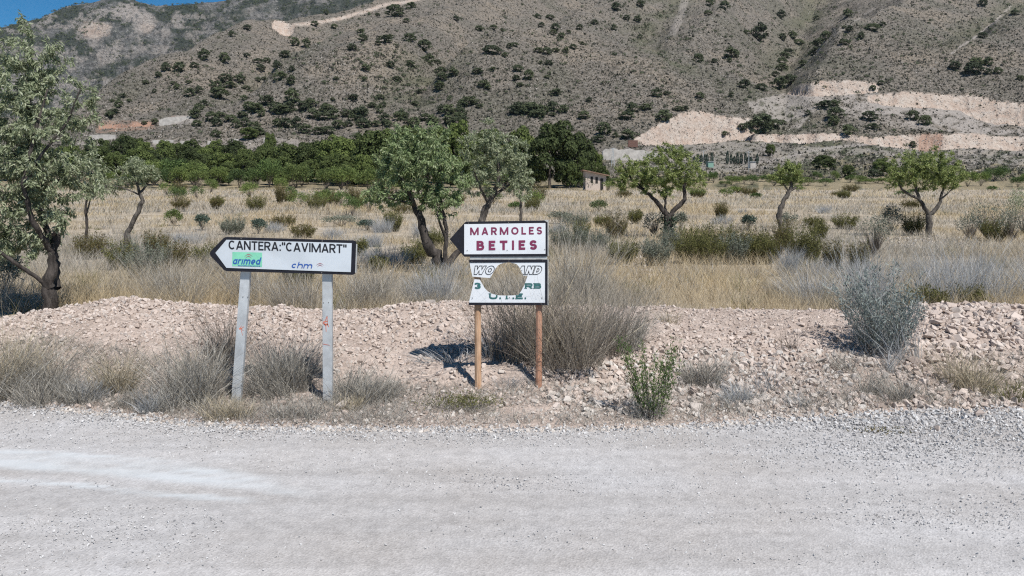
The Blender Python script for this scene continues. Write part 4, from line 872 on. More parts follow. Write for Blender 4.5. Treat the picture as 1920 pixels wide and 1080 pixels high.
def tuft1(W, H, n, wid, spread, droop, seg, lean, flat, crook):
    messy = np.where(rng.random(n) < .3, .55, .2); a = rng.random(n) * 2 * np.pi; r = np.sqrt(rng.random(n)); b = np.stack([np.cos(a) * r * W * .26, np.sin(a) * r * W * .26 * flat, np.full(n, -.02)], 1)
    out = spread * (.15 + .85 * r * rng.uniform(.5, 1.2, n)); d = unit(np.stack([np.cos(a) * out * W * .4 / H + lean + rng.normal(0, 1, n) * messy, np.sin(a) * out * W * .4 / H * flat + rng.normal(0, .22, n), np.ones(n)], 1))
    ln = H * (.3 + .8 * rng.random(n) ** .8) * (1 - .15 * r); return b, d, ln, np.full(n, wid) * rng.uniform(.5, 1.5, n), droop * rng.uniform(.2, 1.3, n)
def tussock(W, H, n, wid=.004, spread=1., droop=.35, seg=5, lean=0., flat=.8, crook=.13, clumps=None):
    """dry clump: several unequal tufts leaning their own ways, crooked stalks with side twigs"""
    k = clumps or max(1, int(rng.integers(3, 6))); wts = rng.uniform(.4, 1.3, k); wts /= wts.sum(); out = []
    for q in range(k):
        m = max(4, int(n * wts[q])); a = rng.random() * 6.28; r = (.34 if k > 1 else 0) * rng.random() ** .6; sc = rng.uniform(.6, 1.08)
        b, d, ln, wd, dr = tuft1(W * rng.uniform(.5, .8) if k > 1 else W, H * sc, m, wid, spread, droop, seg, lean + rng.normal(0, .16), flat, crook); b = b + [np.cos(a) * r * W, np.sin(a) * r * W * flat, 0]
        out.append((b, d, ln, wd, dr))
    b, d, ln, wd, dr = [np.concatenate([o[i] for o in out]) for i in range(5)]
    v1, f1 = blades(b, d, ln, wd, dr, seg, crook)
    if n > 80:   # side twigs leave the stalks part way up
        V = v1[:len(b) * (2 * seg + 1)].reshape(len(b), 2 * seg + 1, 3); m = int(len(b) * .6); i = rng.integers(0, len(b), m); s = rng.integers(1, seg, m); p = (V[i, 2 * s] + V[i, 2 * s + 1]) * .5
        v2, f2 = blades(p, unit(d[i] + rng.normal(0, .55, (m, 3))), ln[i] * rng.uniform(.15, .4, m), wd[i] * .75, dr[i] * .5, 2, crook); V_, F_, _ = join([(v1, f1, 0), (v2, f2, 0)]); return V_, F_
    return v1, f1
def shoots(W, H, ns, nl, ll, wid=.006, bushy=1., up=.55):
    """upright stems, each clothed with short leafy bits"""
    a = rng.random(ns) * 2 * np.pi; r = np.sqrt(rng.random(ns)); b = np.stack([np.cos(a) * r * W * .22, np.sin(a) * r * W * .2, np.full(ns, -.02)], 1)
    d = unit(np.stack([np.cos(a) * r * W * .42 / H * bushy + rng.normal(0, .07, ns), np.sin(a) * r * W * .42 / H * bushy + rng.normal(0, .07, ns), np.ones(ns)], 1)); ln = H * rng.uniform(.5, 1.05, ns) * (1.05 - .3 * r ** 2); bd = .12 * rng.random(ns)
    st = blades(b, d, ln, np.full(ns, wid), bd, 4)
    k = np.repeat(np.arange(ns), nl); t = (.12 + .9 * rng.random(len(k)) ** .8)[:, None]; hz = d[k].copy(); hz[:, 2] = 0; hz = unit(hz)
    p = b[k] + ln[k][:, None] * (d[k] * t + bd[k][:, None] * (hz * .8 - [0, 0, .45]) * t * t) + rng.normal(0, .35 * ll, (len(k), 3))
    ld = d[k] * up + rng.normal(0, .55, (len(k), 3)); L_ = ll * rng.uniform(.5, 1.3, len(k)); return st, leaves(p, ld, L_, L_ * .26)
def leafball(W, H, n, ll, nst=40):
    c = unit(rng.normal(size=(n, 3))) * (rng.random(n) ** .4)[:, None]; cl = unit(rng.normal(size=(14, 3))) * .62; cl[:, 2] = np.abs(cl[:, 2]) * .9 - .15
    k = rng.integers(0, 14, n); p = (cl[k] + c * .42) * [W * .5, W * .45, H * .5] + [0, 0, H * .52]; p[:, 2] = np.maximum(p[:, 2], .02)
    L_ = ll * rng.uniform(.6, 1.3, n); lf = leaves(p, unit(p - [0, 0, H * .3]) + rng.normal(0, .8, (n, 3)), L_, L_ * .42)
    q = rng.integers(0, n, nst); d = p[q] * [.9, .9, .9] + [0, 0, .05]; ln = np.linalg.norm(d, axis=1); st = blades(np.zeros((nst, 3)), unit(d), ln, np.full(nst, .012 * W + .003), np.full(nst, .05), 3); return st, lf
def plant(name, label, x, y, z, parts, mats, group=None, cat=None, names=None):
    """one plant; several parts (stems, leaves) become children of an Empty"""
    if len(parts) == 1:
        o = ob(name, mesh_np(name, parts[0][0], parts[0][1], mats[0]), None, (x, y, z)); return tag(o, label, cat or 'shrub', group)
    t = thing(name, label, cat or 'shrub', (x, y, z), group)
    for p, m, nm in zip(parts, mats, names or ('stems', 'foliage', 'flowers')): ob(nm, mesh_np(nm, p[0], p[1], m), t)
    return t
# ------------------------------------------------------------------ almond trees
BK, BD = M['bark'], M['bark_dark']
almond('almond_tree', 'big grey-green almond tree with black forked trunk at the left end of the bank', 11.3, (94, 575),
       [([(95, 580), (94, 555), (90, 532)], 32, 26), ([(93, 540), (97, 500), (95, 470, .05), (100, 438, .1)], 24, 17), ([(100, 440), (112, 432), (122, 424, -.2)], 9, 4),
        ([(90, 538), (72, 512, -.15), (54, 490, -.3), (30, 465, -.4), (6, 420, -.5), (-20, 370, -.5)], 10, 4),
        ([(92, 545, .2), (72, 480, .4), (48, 430, .5), (34, 370, .4), (32, 310, .3), (40, 230, .2), (52, 140, 0)], 18, 5), ([(96, 470), (82, 410, -.3), (75, 340, -.4), (90, 250, -.3), (105, 170, -.2)], 13, 4),
        ([(75, 350, -.4), (110, 290, -.4), (150, 230, -.3), (165, 170, -.2)], 8, 3), ([(34, 370, .4), (0, 290, .3), (-30, 200, .2)], 10, 4), ([(60, 380, 0), (100, 330, .3), (135, 300, .3)], 8, 4)],
       [(40, 120, 75, 75), (65, 215, 105, 95, 1.2), (20, 330, 95, 95, 1.2), (100, 330, 85, 70, 1.1), (60, 400, 85, 55), (40, 445, 65, 35, .8), (150, 220, 45, 70, .5), (165, 330, 45, 40, .5), (25, 50, 28, 50, .4), (-30, 250, 90, 170, .8), (90, 130, 60, 70, .7), (25, 470, 55, 36, 1.1), (0, 430, 55, 45, 1.1), (75, 455, 40, 30, .7), (52, 280, 110, 110, .8)],
       900, 34000, .076, (M['leaf'], BD), 11, droop=.9)
almond('almond_tree', 'bushy green almond with leaning forked trunk behind the left of the arrow sign', 16.6, (828, 512),
       [([(832, 515), (815, 478), (800, 452)], 30, 22), ([(802, 456), (792, 428), (785, 405), (776, 385)], 21, 13), ([(778, 388), (768, 360, -.2), (750, 320, -.3)], 11, 5), ([(786, 405), (795, 375, .2), (800, 330, .3), (790, 280, .2)], 10, 4),
        ([(832, 512), (850, 478, .3), (875, 462, .5), (895, 440, .6)], 17, 10), ([(836, 510, -.2), (836, 470, -.2), (838, 430), (828, 390), (820, 350), (830, 290)], 11, 5), ([(838, 450), (826, 420, -.2), (822, 395, -.3)], 7, 3), ([(776, 385), (745, 372, -.3), (715, 368, -.4)], 7, 3)],
       [(785, 300, 70, 62, 1.2), (740, 330, 55, 55), (835, 330, 50, 62), (765, 262, 42, 34), (705, 365, 34, 26, .7), (835, 378, 45, 32), (775, 360, 60, 30), (800, 250, 50, 30, .8), (730, 378, 40, 20, .6)],
       560, 22000, .082, (M['leaf_green'], BD), 22, droop=1.0)
almond('almond_tree', 'greyer almond rising behind the arrow sign, overlapping the leaning green almond', 23.5, (890, 462),
       [([(890, 470), (898, 425), (910, 390), (928, 362)], 20, 13), ([(928, 362), (936, 330), (934, 295), (925, 255)], 11, 4), ([(925, 368), (950, 350, .3), (975, 335, .4)], 7, 3), ([(915, 380), (900, 350, -.3), (890, 320, -.4)], 7, 3)],
       [(930, 300, 58, 50, 1.2), (972, 330, 32, 42), (900, 335, 42, 38), (928, 246, 36, 26, .8), (955, 285, 42, 38), (890, 275, 36, 34), (985, 355, 20, 25, .5)],
       380, 12500, .092, (M['leaf'], BK), 33, droop=.8)
almond('almond_tree', 'slender young almond standing just right of the greyer almond', 33, (977, 412), [([(977, 412), (976, 380), (977, 345)], 9, 4)], [(982, 350, 20, 30), (975, 320, 14, 18, .6)], 70, 1700, .11, (M['leaf'], BK), 34)
almond('almond_tree', 'Y-shaped almond with ivy-clad trunk in front of the quarry yard', 27, (1254, 447),
       [([(1254, 448), (1254, 425), (1253, 405)], 19, 16), ([(1253, 408), (1240, 388), (1222, 370), (1205, 354), (1188, 345)], 13, 5), ([(1254, 406), (1268, 392), (1281, 380), (1287, 368), (1280, 350), (1290, 336)], 12, 5), ([(1252, 410), (1249, 385, .2), (1252, 350, .2)], 7, 4), ([(1205, 354), (1180, 330, .2), (1170, 310, .2)], 5, 3)],
       [(1180, 318, 38, 30), (1240, 312, 48, 36, 1.2), (1290, 318, 42, 34), (1225, 345, 50, 22), (1262, 283, 42, 16), (1165, 340, 25, 18, .7), (1310, 338, 22, 20, .6), (1250, 345, 40, 26, .8)],
       400, 14500, .098, (M['leaf_bright'], BD), 44, ivy=420, droop=.5)
almond('almond_tree', 'small leaning almond with a tuft-like crown, middle of the three right-hand almonds', 30.5, (1463, 431),
       [([(1463, 432), (1462, 405), (1463, 392), (1470, 375), (1482, 356)], 14, 9), ([(1482, 356), (1486, 340), (1480, 320)], 8, 4), ([(1482, 357), (1492, 352), (1494, 351)], 6, 5), ([(1480, 360), (1468, 345), (1462, 330)], 4, 2)],
       [(1480, 318, 26, 20, 1.2), (1462, 334, 22, 12), (1498, 325, 14, 16), (1484, 340, 24, 10, .8)], 150, 4200, .10, (M['leaf_bright'], BK), 55, droop=.4)
almond('almond_tree', 'broad forked almond with full bright crown, rightmost of the forked almonds', 28, (1742, 444),
       [([(1742, 446), (1742, 420), (1742, 402)], 15, 13), ([(1742, 404), (1733, 388), (1722, 372), (1719, 355), (1712, 335)], 10, 5), ([(1722, 372), (1708, 367), (1694, 358), (1685, 345)], 7, 4), ([(1743, 402), (1756, 390), (1764, 380), (1764, 366), (1772, 350)], 9, 4), ([(1765, 372), (1778, 362), (1788, 352)], 4, 2)],
       [(1735, 325, 52, 34, 1.2), (1690, 330, 32, 24), (1780, 335, 32, 28), (1757, 292, 30, 20), (1710, 305, 38, 26), (1770, 318, 36, 30), (1668, 345, 15, 12, .4)],
       400, 15000, .098, (M['leaf_bright'], BK), 66, droop=.4)
almond('almond_tree', 'small crooked-trunk almond in the dry grass left of the white arrow sign', 21.5, (240, 474),
       [([(241, 478), (239, 450), (238, 437)], 17, 15), ([(238, 440), (246, 422), (257, 402), (262, 385), (268, 376)], 12, 9), ([(268, 377), (262, 360), (258, 345), (250, 325)], 8, 4), ([(262, 362), (272, 345, .2), (278, 325, .2)], 6, 3), ([(260, 365), (240, 352, -.2), (222, 348, -.3)], 4, 2)],
       [(255, 325, 42, 26, 1.2), (222, 345, 32, 16), (278, 325, 26, 20), (250, 305, 26, 14), (205, 358, 22, 12, .5)], 210, 4200, .085, (M['leaf'], BK), 77, droop=.4)
almond('almond_tree', 'thin dark-stemmed almond half hidden by the big left tree', 25, (160, 440), [([(161, 455), (163, 420), (160, 390), (166, 360)], 8, 4), ([(163, 400), (170, 370), (185, 345)], 4, 2)], [(172, 345, 38, 30), (190, 365, 28, 16, .6), (165, 310, 30, 28)], 110, 1700, .09, (M['leaf'], BD), 78)
rng = np.random.default_rng(99)

# ------------------------------------------------------------------ shrubs of the dry field
GRP = {}
def bush(px, py, wpx, hpx, kind, label, name='shrub', cat='shrub', Y=None):
    if Y is None: h = hit(px, py, 11.3, 140); Y = h.y if h else 60
    x = (px - 960) / F * Y; z = float(gz(x, Y)); W = wpx * Y / F; H = hpx * Y / F; far = max(1., Y / 22)
    if kind == 'grey': return plant(name, label, x, Y, z, [tussock(W, H, int(800 / far ** .5), .0055 * far, 1.1, .15)], [M['lavender']], None, cat)
    if kind == 'greytuft': return plant(name, label, x, Y, z, [tussock(W, H, int(800 / far ** .5), .005 * far, 1.0, .3)], [M['grey_grass']], None, cat)
    if kind in ('olive', 'rust', 'greygreen'):
        m = M[{'olive': 'olive', 'rust': 'rust_olive', 'greygreen': 'grey_green'}[kind]]; st, lf = shoots(W, H, int(130 / far ** .3) + 20, int(34 / far ** .5) + 8, .05 * far ** .8, .007 * far, 1.15)
        return plant(name, label, x, Y, z, [st, lf], [M['brown_twig'], m], None, cat)
    if kind == 'tangle':
        st, lf = leafball(W, H, int(900 / far), .05 * far ** .8, 130); return plant(name, label, x, Y, z, [st, lf], [M['brown_twig'], M['grey_green']], None, cat)
    m = {'leafy': 'bushleaf', 'lime': 'limeleaf', 'teal': 'teal', 'greyleaf': 'grey_green', 'ash': 'leaf'}[kind]
    st, lf = leafball(W, H, int(1500 / far ** .8), .05 * far ** .85); return plant(name, label, x, Y, z, [st, lf], [M['brown_twig'], M[m]], None, cat)
for a in [
    (325, 424, 38, 34, 'lime', 'yellow-green round bush in the golden grass right of the crooked almond'),
    (379, 432, 34, 34, 'teal', 'dark blue-green bush right of the yellow-green round bush'),
    (352, 458, 64, 44, 'grey', 'dome of bare grey-blue twigs below the dark blue-green bush'),
    (436, 440, 50, 40, 'greygreen', 'wispy grey-green shrub above the tip of the white arrow sign'),
    (484, 438, 44, 30, 'teal', 'low dark green cushion shrub above the word CANTERA'),
    (585, 394, 66, 40, 'lime', 'light green bush at the far edge of the grass above the white sign'),
    (640, 388, 40, 34, 'leafy', 'green bush next to the light green bush at the far edge of the grass'),
    (525, 382, 16, 40, 'rust', 'thin reddish-brown dead stem standing in the far golden grass'),
    (405, 392, 16, 22, 'rust', 'small reddish weed in the golden grass right of centre between two left bushes'),
    (620, 448, 60, 34, 'grey', 'grey twiggy shrub just above the right end of the white arrow sign'),
    (568, 446, 50, 30, 'rust', 'brownish shrub above the middle of the white arrow sign'),
    (688, 432, 40, 22, 'teal', 'low green patch shrub left of the leaning almond trunk'),
    (712, 436, 50, 44, 'grey', 'grey-violet twig shrub below the drooping crown of the leaning almond'),
    (738, 434, 34, 44, 'olive', 'dark olive upright shrub against the leaning almond crown'),
    (742, 502, 92, 70, 'grey', 'large pale grey shrub left of the leaning almond trunk'),
    (690, 494, 44, 52, 'grey', 'narrow grey shrub between the white sign and the large pale grey shrub'),
    (676, 480, 22, 34, 'olive', 'small olive tuft touching the right edge of the white arrow sign'),
    (778, 494, 60, 46, 'olive', 'olive-brown broom at the foot of the leaning almond'),
    (710, 512, 30, 36, 'olive', 'small olive tuft below the narrow grey shrub'),
    (820, 470, 34, 46, 'olive', 'yellowish broom between the stems of the leaning almond'),
    (855, 525, 80, 50, 'grey', 'grey skirt of twigs round the foot of the leaning almond, left of the broken sign'),
    (1062, 470, 70, 60, 'greygreen', 'soft grey-green shrub right of the MARMOLES panel'),
    (1052, 420, 60, 26, 'greyleaf', 'grey-green mound shrub above the right end of the MARMOLES panel'),
    (1122, 398, 36, 26, 'leafy', 'small dark green bush in the far grass left of the ivy-clad almond'),
    (1156, 448, 52, 58, 'rust', 'reddish-brown round shrub left of the ivy-clad almond'),
    (1192, 420, 26, 30, 'olive', 'yellowish weed just left of the ivy-clad trunk'),
    (1112, 470, 66, 46, 'greygreen', 'grey-green broom below the reddish-brown round shrub'),
    (1168, 496, 56, 52, 'olive', 'olive-brown broom above the bare stony patch'),
    (1228, 442, 50, 50, 'tangle', 'brown tangled bramble behind the ivy-clad trunk'),
    (1276, 432, 30, 40, 'greyleaf', 'grey-leaved shrub at the right foot of the ivy-clad trunk'),
    (1232, 498, 60, 58, 'greygreen', 'grey-green broom in front of the ivy-clad trunk'),
    (1290, 494, 62, 66, 'olive', 'olive broom, left end of the dark green broom thicket'),
    (1332, 496, 66, 64, 'olive', 'dark green broom, second from the left in the thicket'),
    (1374, 496, 66, 66, 'greygreen', 'greyer broom in the middle of the dark green thicket'),
    (1412, 495, 62, 66, 'olive', 'dark broom right of the middle of the thicket'),
    (1448, 488, 50, 58, 'rust', 'brown-tinged broom, right end of the dark green thicket'),
    (1500, 496, 56, 80, 'olive', 'tall olive broom standing right of the dark green thicket'),
    (1480, 520, 30, 90, 'grey', 'tall pale dead stalks in front of the tall olive broom'),
    (1405, 430, 34, 30, 'teal', 'small blue-green bush left of the small leaning almond'),
    (1350, 420, 60, 30, 'grey', 'dead brownish twig heap in the straw between the two almonds'),
    (1352, 412, 22, 34, 'rust', 'rusty weed rising from the dead twig heap'),
    (1478, 428, 36, 34, 'tangle', 'dark shrub at the right foot of the small leaning almond'),
    (1535, 452, 34, 40, 'olive', 'yellow-olive bush right of the tall olive broom'),
    (1584, 430, 48, 32, 'olive', 'olive bush between the small leaning almond and the tangled grey shrub'),
    (1525, 428, 40, 26, 'olive', 'low yellow bush behind the yellow-olive bush'),
    (1638, 482, 80, 96, 'tangle', 'tall tangled grey-brown shrub left of the rightmost forked almond'),
    (1672, 440, 44, 64, 'greyleaf', 'grey-leaved shrub standing behind the tall tangled shrub'),
    (1712, 440, 44, 46, 'olive', 'yellowish broom touching the trunk of the rightmost forked almond'),
    (1582, 372, 26, 18, 'olive', 'small dark olive bush far out in the grass above the tangled shrub'),
    (1545, 400, 40, 22, 'grey', 'grey dead shrub in the far straw right of the small leaning almond'),
    (1850, 448, 96, 84, 'tangle', 'large grey-green rounded shrub near the right edge of the field'),
    (1868, 452, 60, 50, 'olive', 'olive broom in front of the large rounded shrub at the right edge'),
    (1920, 440, 70, 100, 'ash', 'dark leafy bush cut off by the right edge of the field'),
    (1708, 392, 40, 20, 'rust', 'low rusty weed behind the rightmost forked almond'),
    (270, 520, 100, 84, 'greygreen', 'tall grey-olive broom in the grass below the crooked almond'),
    (228, 506, 60, 60, 'olive', 'olive weed clump left of the crooked almond trunk'),
    (292, 486, 40, 60, 'rust', 'brownish upright weed right of the crooked almond trunk'),
    (170, 486, 60, 56, 'rust', 'rusty-brown weed beside the big left tree trunk'),
    (8, 560, 60, 110, 'greyleaf', 'silvery leafy plant under the big tree at the left edge'),
    (1090, 452, 30, 44, 'olive', 'thin olive weed left of the grey-green broom'),
    (965, 396, 30, 20, 'leafy', 'small green bush at the foot of the slender young almond'),
    (1545, 520, 70, 60, 'grey', 'grey-lavender twig clump behind the bank, left of its row'),
    (410, 520, 80, 70, 'greytuft', 'pale grey grass clump left below the tip of the white arrow sign'), (345, 545, 110, 70, 'greytuft', 'grey grass clump in the foreground grass left of the white sign'), (200, 560, 90, 60, 'greytuft', 'grey grass clump right of the big tree trunk'), (330, 510, 44, 64, 'rust', 'brown upright weed in the grey grass right of the crooked almond'), (390, 500, 60, 50, 'olive', 'olive weed left of the white arrow tip'), (560, 545, 60, 70, 'olive', 'olive-brown weed between the steel posts behind the bank'), (1000, 500, 70, 60, 'grey', 'grey twigs seen round the hole of the broken board'),
    (500, 436, 60, 30, 'grey', 'grey mat of twigs behind the word CANTERA'), (650, 470, 60, 44, 'grey', 'grey-violet twigs at the right end of the white sign'), (640, 425, 90, 24, 'greyleaf', 'low sage-coloured shrub above the right end of the white sign'), (530, 425, 60, 26, 'rust', 'brownish low shrub above the middle of the white sign'), (785, 445, 40, 40, 'grey', 'small grey shrub by the leaning trunk'), (700, 462, 60, 50, 'grey', 'grey bush left of the olive broom at the leaning tree'),
    (760, 400, 70, 26, 'rust', 'brownish dry branches hanging low left of the leaning almond'), (660, 405, 44, 40, 'leafy', 'green sapling at the far grass edge left of the leaning almond'), (690, 398, 50, 44, 'lime', 'bright green sapling beside the leaning almond crown'), (470, 372, 40, 34, 'lime', 'yellowish bush before the pine wood in the far grass'), (370, 372, 34, 26, 'leafy', 'small green bush at the left end of the far grass'),
    (1040, 440, 50, 36, 'grey', 'grey shrub at the right edge of the MARMOLES panel'), (1080, 425, 60, 30, 'greygreen', 'low grey-green shrub behind the MARMOLES panel to the right'), (1130, 425, 36, 24, 'olive', 'small olive bush left of the reddish-brown shrub'), (1262, 478, 50, 60, 'greygreen', 'grey-green shrub at the ivy-clad trunk base'), (1310, 486, 60, 76, 'olive', 'taller olive broom at the back of the thicket, left part'), (1355, 488, 66, 76, 'olive', 'taller dark broom at the back of the thicket, middle part'), (1398, 488, 66, 72, 'rust', 'taller brownish broom at the back of the thicket, right part'), (1434, 496, 50, 60, 'olive', 'olive broom filling the right of the thicket'),
    (1520, 500, 40, 74, 'olive', 'second tall olive broom right of the thicket'), (1470, 470, 34, 60, 'rust', 'brown weed between thicket and tall olive broom'), (1610, 520, 30, 70, 'rust', 'thin brown weed below the tangled shrub'), (1560, 515, 30, 66, 'rust', 'thin dark weed left below the tangled shrub'), (1820, 452, 60, 60, 'tangle', 'grey-brown shrub left of the large rounded shrub'), (1895, 455, 70, 76, 'tangle', 'brownish shrub between the large rounded shrub and the cut-off bush'),
    (1700, 520, 160, 50, 'grey', 'low grey-lavender weeds in the middle of the right grass'), (1850, 525, 180, 56, 'grey', 'wide low grey-lavender weeds near the right edge'), (1620, 530, 120, 54, 'grey', 'low grey-lavender weeds left of the middle of the right grass'), (1480, 560, 90, 60, 'greytuft', 'pale straw-grey clump left of the lavender thickets'),
    (1392, 402, 26, 16, 'grey', 'little grey tuft far behind the blue-green bush')]: bush(*a)
for i, (px, py, wp, hp, k, lab) in enumerate([
    (955, 588, 120, 66, 'greytuft', 'tangled dry scrub seen through the hole of the broken board'), (30, 592, 130, 60, 'greytuft', 'grey grass clump under the low left limb of the big tree'), (985, 590, 90, 62, 'greytuft', 'straw clump behind the lower right corner of the broken board'),
    (1560, 585, 150, 66, 'grey', 'pale lavender-grey thicket behind the bank left of the tall blue-grey bush'), (1640, 590, 120, 90, 'grey', 'grey thicket directly behind the tall blue-grey bush'), (1762, 588, 130, 92, 'grey', 'grey thicket with darker twigs behind the coarse stone pile'),
    (1850, 590, 140, 96, 'grey', 'silvery grey thicket behind the bank near the right edge'), (1930, 590, 130, 86, 'grey', 'grey thicket cut by the right edge behind the bank'), (1735, 580, 60, 44, 'olive', 'green-brown weed peeping over the coarse stone pile'), (1810, 580, 60, 40, 'olive', 'small green weed at the crest of the coarse stone pile'),
    (320, 585, 130, 90, 'greytuft', 'grey grass clump behind the bank left of the white sign'), (470, 588, 120, 80, 'greytuft', 'grey grass clump seen between the two steel posts'), (560, 590, 90, 70, 'greytuft', 'short grey grass clump behind the steel posts'), (700, 590, 130, 84, 'greytuft', 'pale grass clump behind the bank midway between the signs'),
    (800, 588, 100, 70, 'grey', 'grey grass clump left of the broken board'), (1080, 560, 150, 130, 'greytuft', 'tall straw clump behind the big dry bush')]): bush(px, py, wp * 1.15, hp * (1.75 if k.startswith('grey') else 1.3), k, lab, Y=11.8 + .3 * (i % 4))
rb = random.Random(12)
bush(1098, 357, 40, 30, 'leafy', 'dark green bush partly hiding the left foot of the plaster shed'); bush(1140, 358, 30, 22, 'lime', 'light green bush at the right corner of the plaster shed')
for i in range(46):
    px = rb.uniform(275, 1010) if i < 30 else rb.uniform(1110, 1330) if i < 35 else rb.uniform(1330, 1930); py = rb.uniform(360, 396) if i < 30 else rb.uniform(356, 374)
    k = rb.choice(['lime', 'leafy', 'leafy', 'lime', 'olive', 'rust']); wp = rb.uniform(26, 54) * (1 if i < 30 else .8); hp = wp * rb.uniform(.6, 1.0) * (1 if i < 30 else .6)
    side = 'left of the shed' if i < 30 else 'in front of the ivy-clad almond' if i < 35 else 'far right'
    w_ = {'lime': 'yellow-green', 'leafy': 'dark green', 'olive': 'olive', 'rust': 'brownish'}[k]
    lab = w_ + ' sapling bush at the far grass edge, ' + {'left of the shed': 'before the pine wood', 'in front of the ivy-clad almond': 'near the plaster shed', 'far right': 'before the right orchard line'}[side]
    o = bush(px, py, wp, hp, k, lab); o['group'] = lab
# near plants on the verge and the bank
def near(name, label, px, Y, parts, mats, cat='shrub', names=None):
    x = (px - 960) / F * Y; return plant(name, label, x, Y, float(bz(x, Y)) if Y < 11 else float(gz(x, Y)), parts, mats, None, cat, names)
u = 1 / 190.
near('dry_bush', 'big dome of dry grey stalks behind the right wooden post', 1035, 8.5, [tussock(340*u, 240*u, 2200, .0055, 1.15, .3, clumps=7), tussock(270*u, 240*u, 340, .006, 1, .25)], [M['dead_bush'], M['tan_grass']], names=('stalks', 'straw'))
near('dry_bush', 'low spray of bleached dead stalks lying across behind the left wooden post', 915, 8.45, [tussock(330*u, 105*u, 300, .007, 1.5, .55, lean=-.75, clumps=2)], [M['lavender']])
near('dry_bush', 'dry grey bush just right of the big dome, leaning to the right', 1140, 8.9, [tussock(190*u, 150*u, 700, .0055, 1.1, .3, lean=.2)], [M['grey_grass']])
st, lf = shoots(165*u, 180*u, 130, 60, .042, .006, 1.05, .8)
near('blue_grey_bush', 'tall blue-grey feathery bush growing on the bank before the coarse stones', 1652, 8.55, [st, lf, tussock(185*u, 178*u, 480, .0045, .95, .15)], [M['brown_twig'], M['sage'], M['lavender']], names=('stems', 'foliage', 'twigs'))
near('dead_twigs', 'spray of bare dead twigs at the left foot of the blue-grey bush', 1585, 8.2, [tussock(130*u, 70*u, 110, .006, 1.4, .3, lean=-.3)], [M['grey_grass']])
st, lf = shoots(100*u, 158*u, 34, 85, .034, .007, 1.05, .7)
near('green_shrub', 'fresh green upright shrub at the edge of the gravel road', 1222, 7.05, [st, lf, tussock(.5, .38, 160, .004)], [M['brown_twig'], M['bushleaf'], M['grey_grass']], names=('stems', 'foliage', 'dry_stalks'))
T_ = [(555, 7.75, 130, 135, 620, 'grey_grass', 'grey tussock just left of the right steel post'), (520, 7.95, 240, 120, 600, 'grey_grass', 'broad pale grass mass behind and between the two steel posts'), (650, 7.3, 70, 46, 180, 'tan_grass', 'straw tuft at the foot of the right steel post'), (345, 7.35, 120, 110, 420, 'grey_grass', 'ragged grey tuft at the left end of the steel-post grass'), (1010, 8.2, 110, 60, 260, 'brown_twig', 'dark tangle of twigs at the foot of the big dry bush'), (60, 7.55, 150, 90, 420, 'grey_grass', 'low grey grass in front of the tall tan clump'), (180, 7.5, 110, 70, 330, 'lavender', 'low grey-blue weeds by the road left of the lone tuft'), (380, 7.5, 120, 180, 760, 'grey_grass', 'tall dry grass tussock round the left steel post'), (525, 7.65, 160, 140, 800, 'grey_grass', 'dense grey tussock between the two steel posts'), (675, 7.55, 110, 120, 480, 'grey_grass', 'grey tussock leaning against the right steel post'), (555, 7.05, 90, 46, 260, 'grey_grass', 'low dense tussock in front of the right steel post'),
      (455, 7.05, 120, 62, 420, 'tan_grass', 'straw tussock spilling to the road in front of the left steel post'), (425, 8.3, 130, 165, 420, 'brown_twig', 'dark brown stalks behind the left steel post'), (365, 7.6, 90, 120, 380, 'tan_grass', 'outer straw tussock left of the left steel post'),
      (30, 7.9, 170, 190, 700, 'tan_grass', 'tall tan grass clump at the left edge of the verge'), (95, 7.75, 110, 130, 420, 'grey_grass', 'grey grass clump right of the tall tan clump at the left edge'), (-20, 7.7, 150, 150, 460, 'grey_grass', 'grey grass cut by the left edge of the view'), (150, 7.6, 90, 90, 400, 'grey_grass', 'short grey grass clump on the verge left of the lone tuft'),
      (222, 7.75, 84, 110, 520, 'tan_grass', 'lone round grass tuft on the bank foot at left'), (300, 7.3, 80, 56, 360, 'lavender', 'small grey-blue tuft near the road left of the steel posts'), (245, 7.45, 90, 46, 300, 'grey_grass', 'short grass fringe by the flat white stone'),
      (745, 7.6, 100, 60, 360, 'grey_grass', 'thin grey grass between the two signs'), (700, 7.55, 90, 80, 360, 'grey_grass', 'grey grass right of the right steel post'), (960, 7.9, 90, 40, 260, 'lavender', 'small grey twiggy patch between the wooden posts'),
      (1322, 7.9, 110, 92, 520, 'grey_grass', 'dry tuft right of the green roadside shrub'), (1400, 7.55, 120, 60, 380, 'lavender', 'grey-lavender weeds on the verge right of the dry tuft'), (1430, 7.75, 50, 120, 60, 'lavender', 'thin tall grey stalks on the verge'), (1350, 7.3, 110, 36, 260, 'grey_grass', 'flat dry grass at the road edge right of the green shrub'),
      (1655, 7.6, 110, 72, 420, 'grey_grass', 'grass tuft at the bank foot under the blue-grey bush'), (1560, 7.4, 130, 40, 300, 'grey_grass', 'low dry grass along the road left of the blue-grey bush'), (1720, 7.5, 120, 46, 300, 'grey_grass', 'low dry grass along the road under the coarse stones'), (1838, 7.75, 150, 118, 560, 'tan_grass', 'tan grass tuft in front of the coarse stones at right'), (1915, 7.6, 110, 60, 380, 'olive', 'greenish grass at the right end of the verge'), (1500, 7.35, 90, 30, 200, 'lavender', 'thin grey weeds at the road edge'),
      (1250, 9.4, 60, 60, 90, 'tan_grass', 'thin straw stalks right of the big dry bush on the slope'), (1480, 8.6, 70, 80, 40, 'brown_twig', 'few bare dark twigs on the bank left of the blue-grey bush'), (1665, 8.05, 40, 90, 70, 'lavender', 'slim upright pale stalks below the blue-grey bush')]
for px, Y, wp, hp, n, m, lab in T_: near('grass_tussock', lab, px, Y, [tussock(wp / 190, hp / 175, int(n * 1.0), .0052, 1.05, .42)], [M[m]], 'grass tussock')
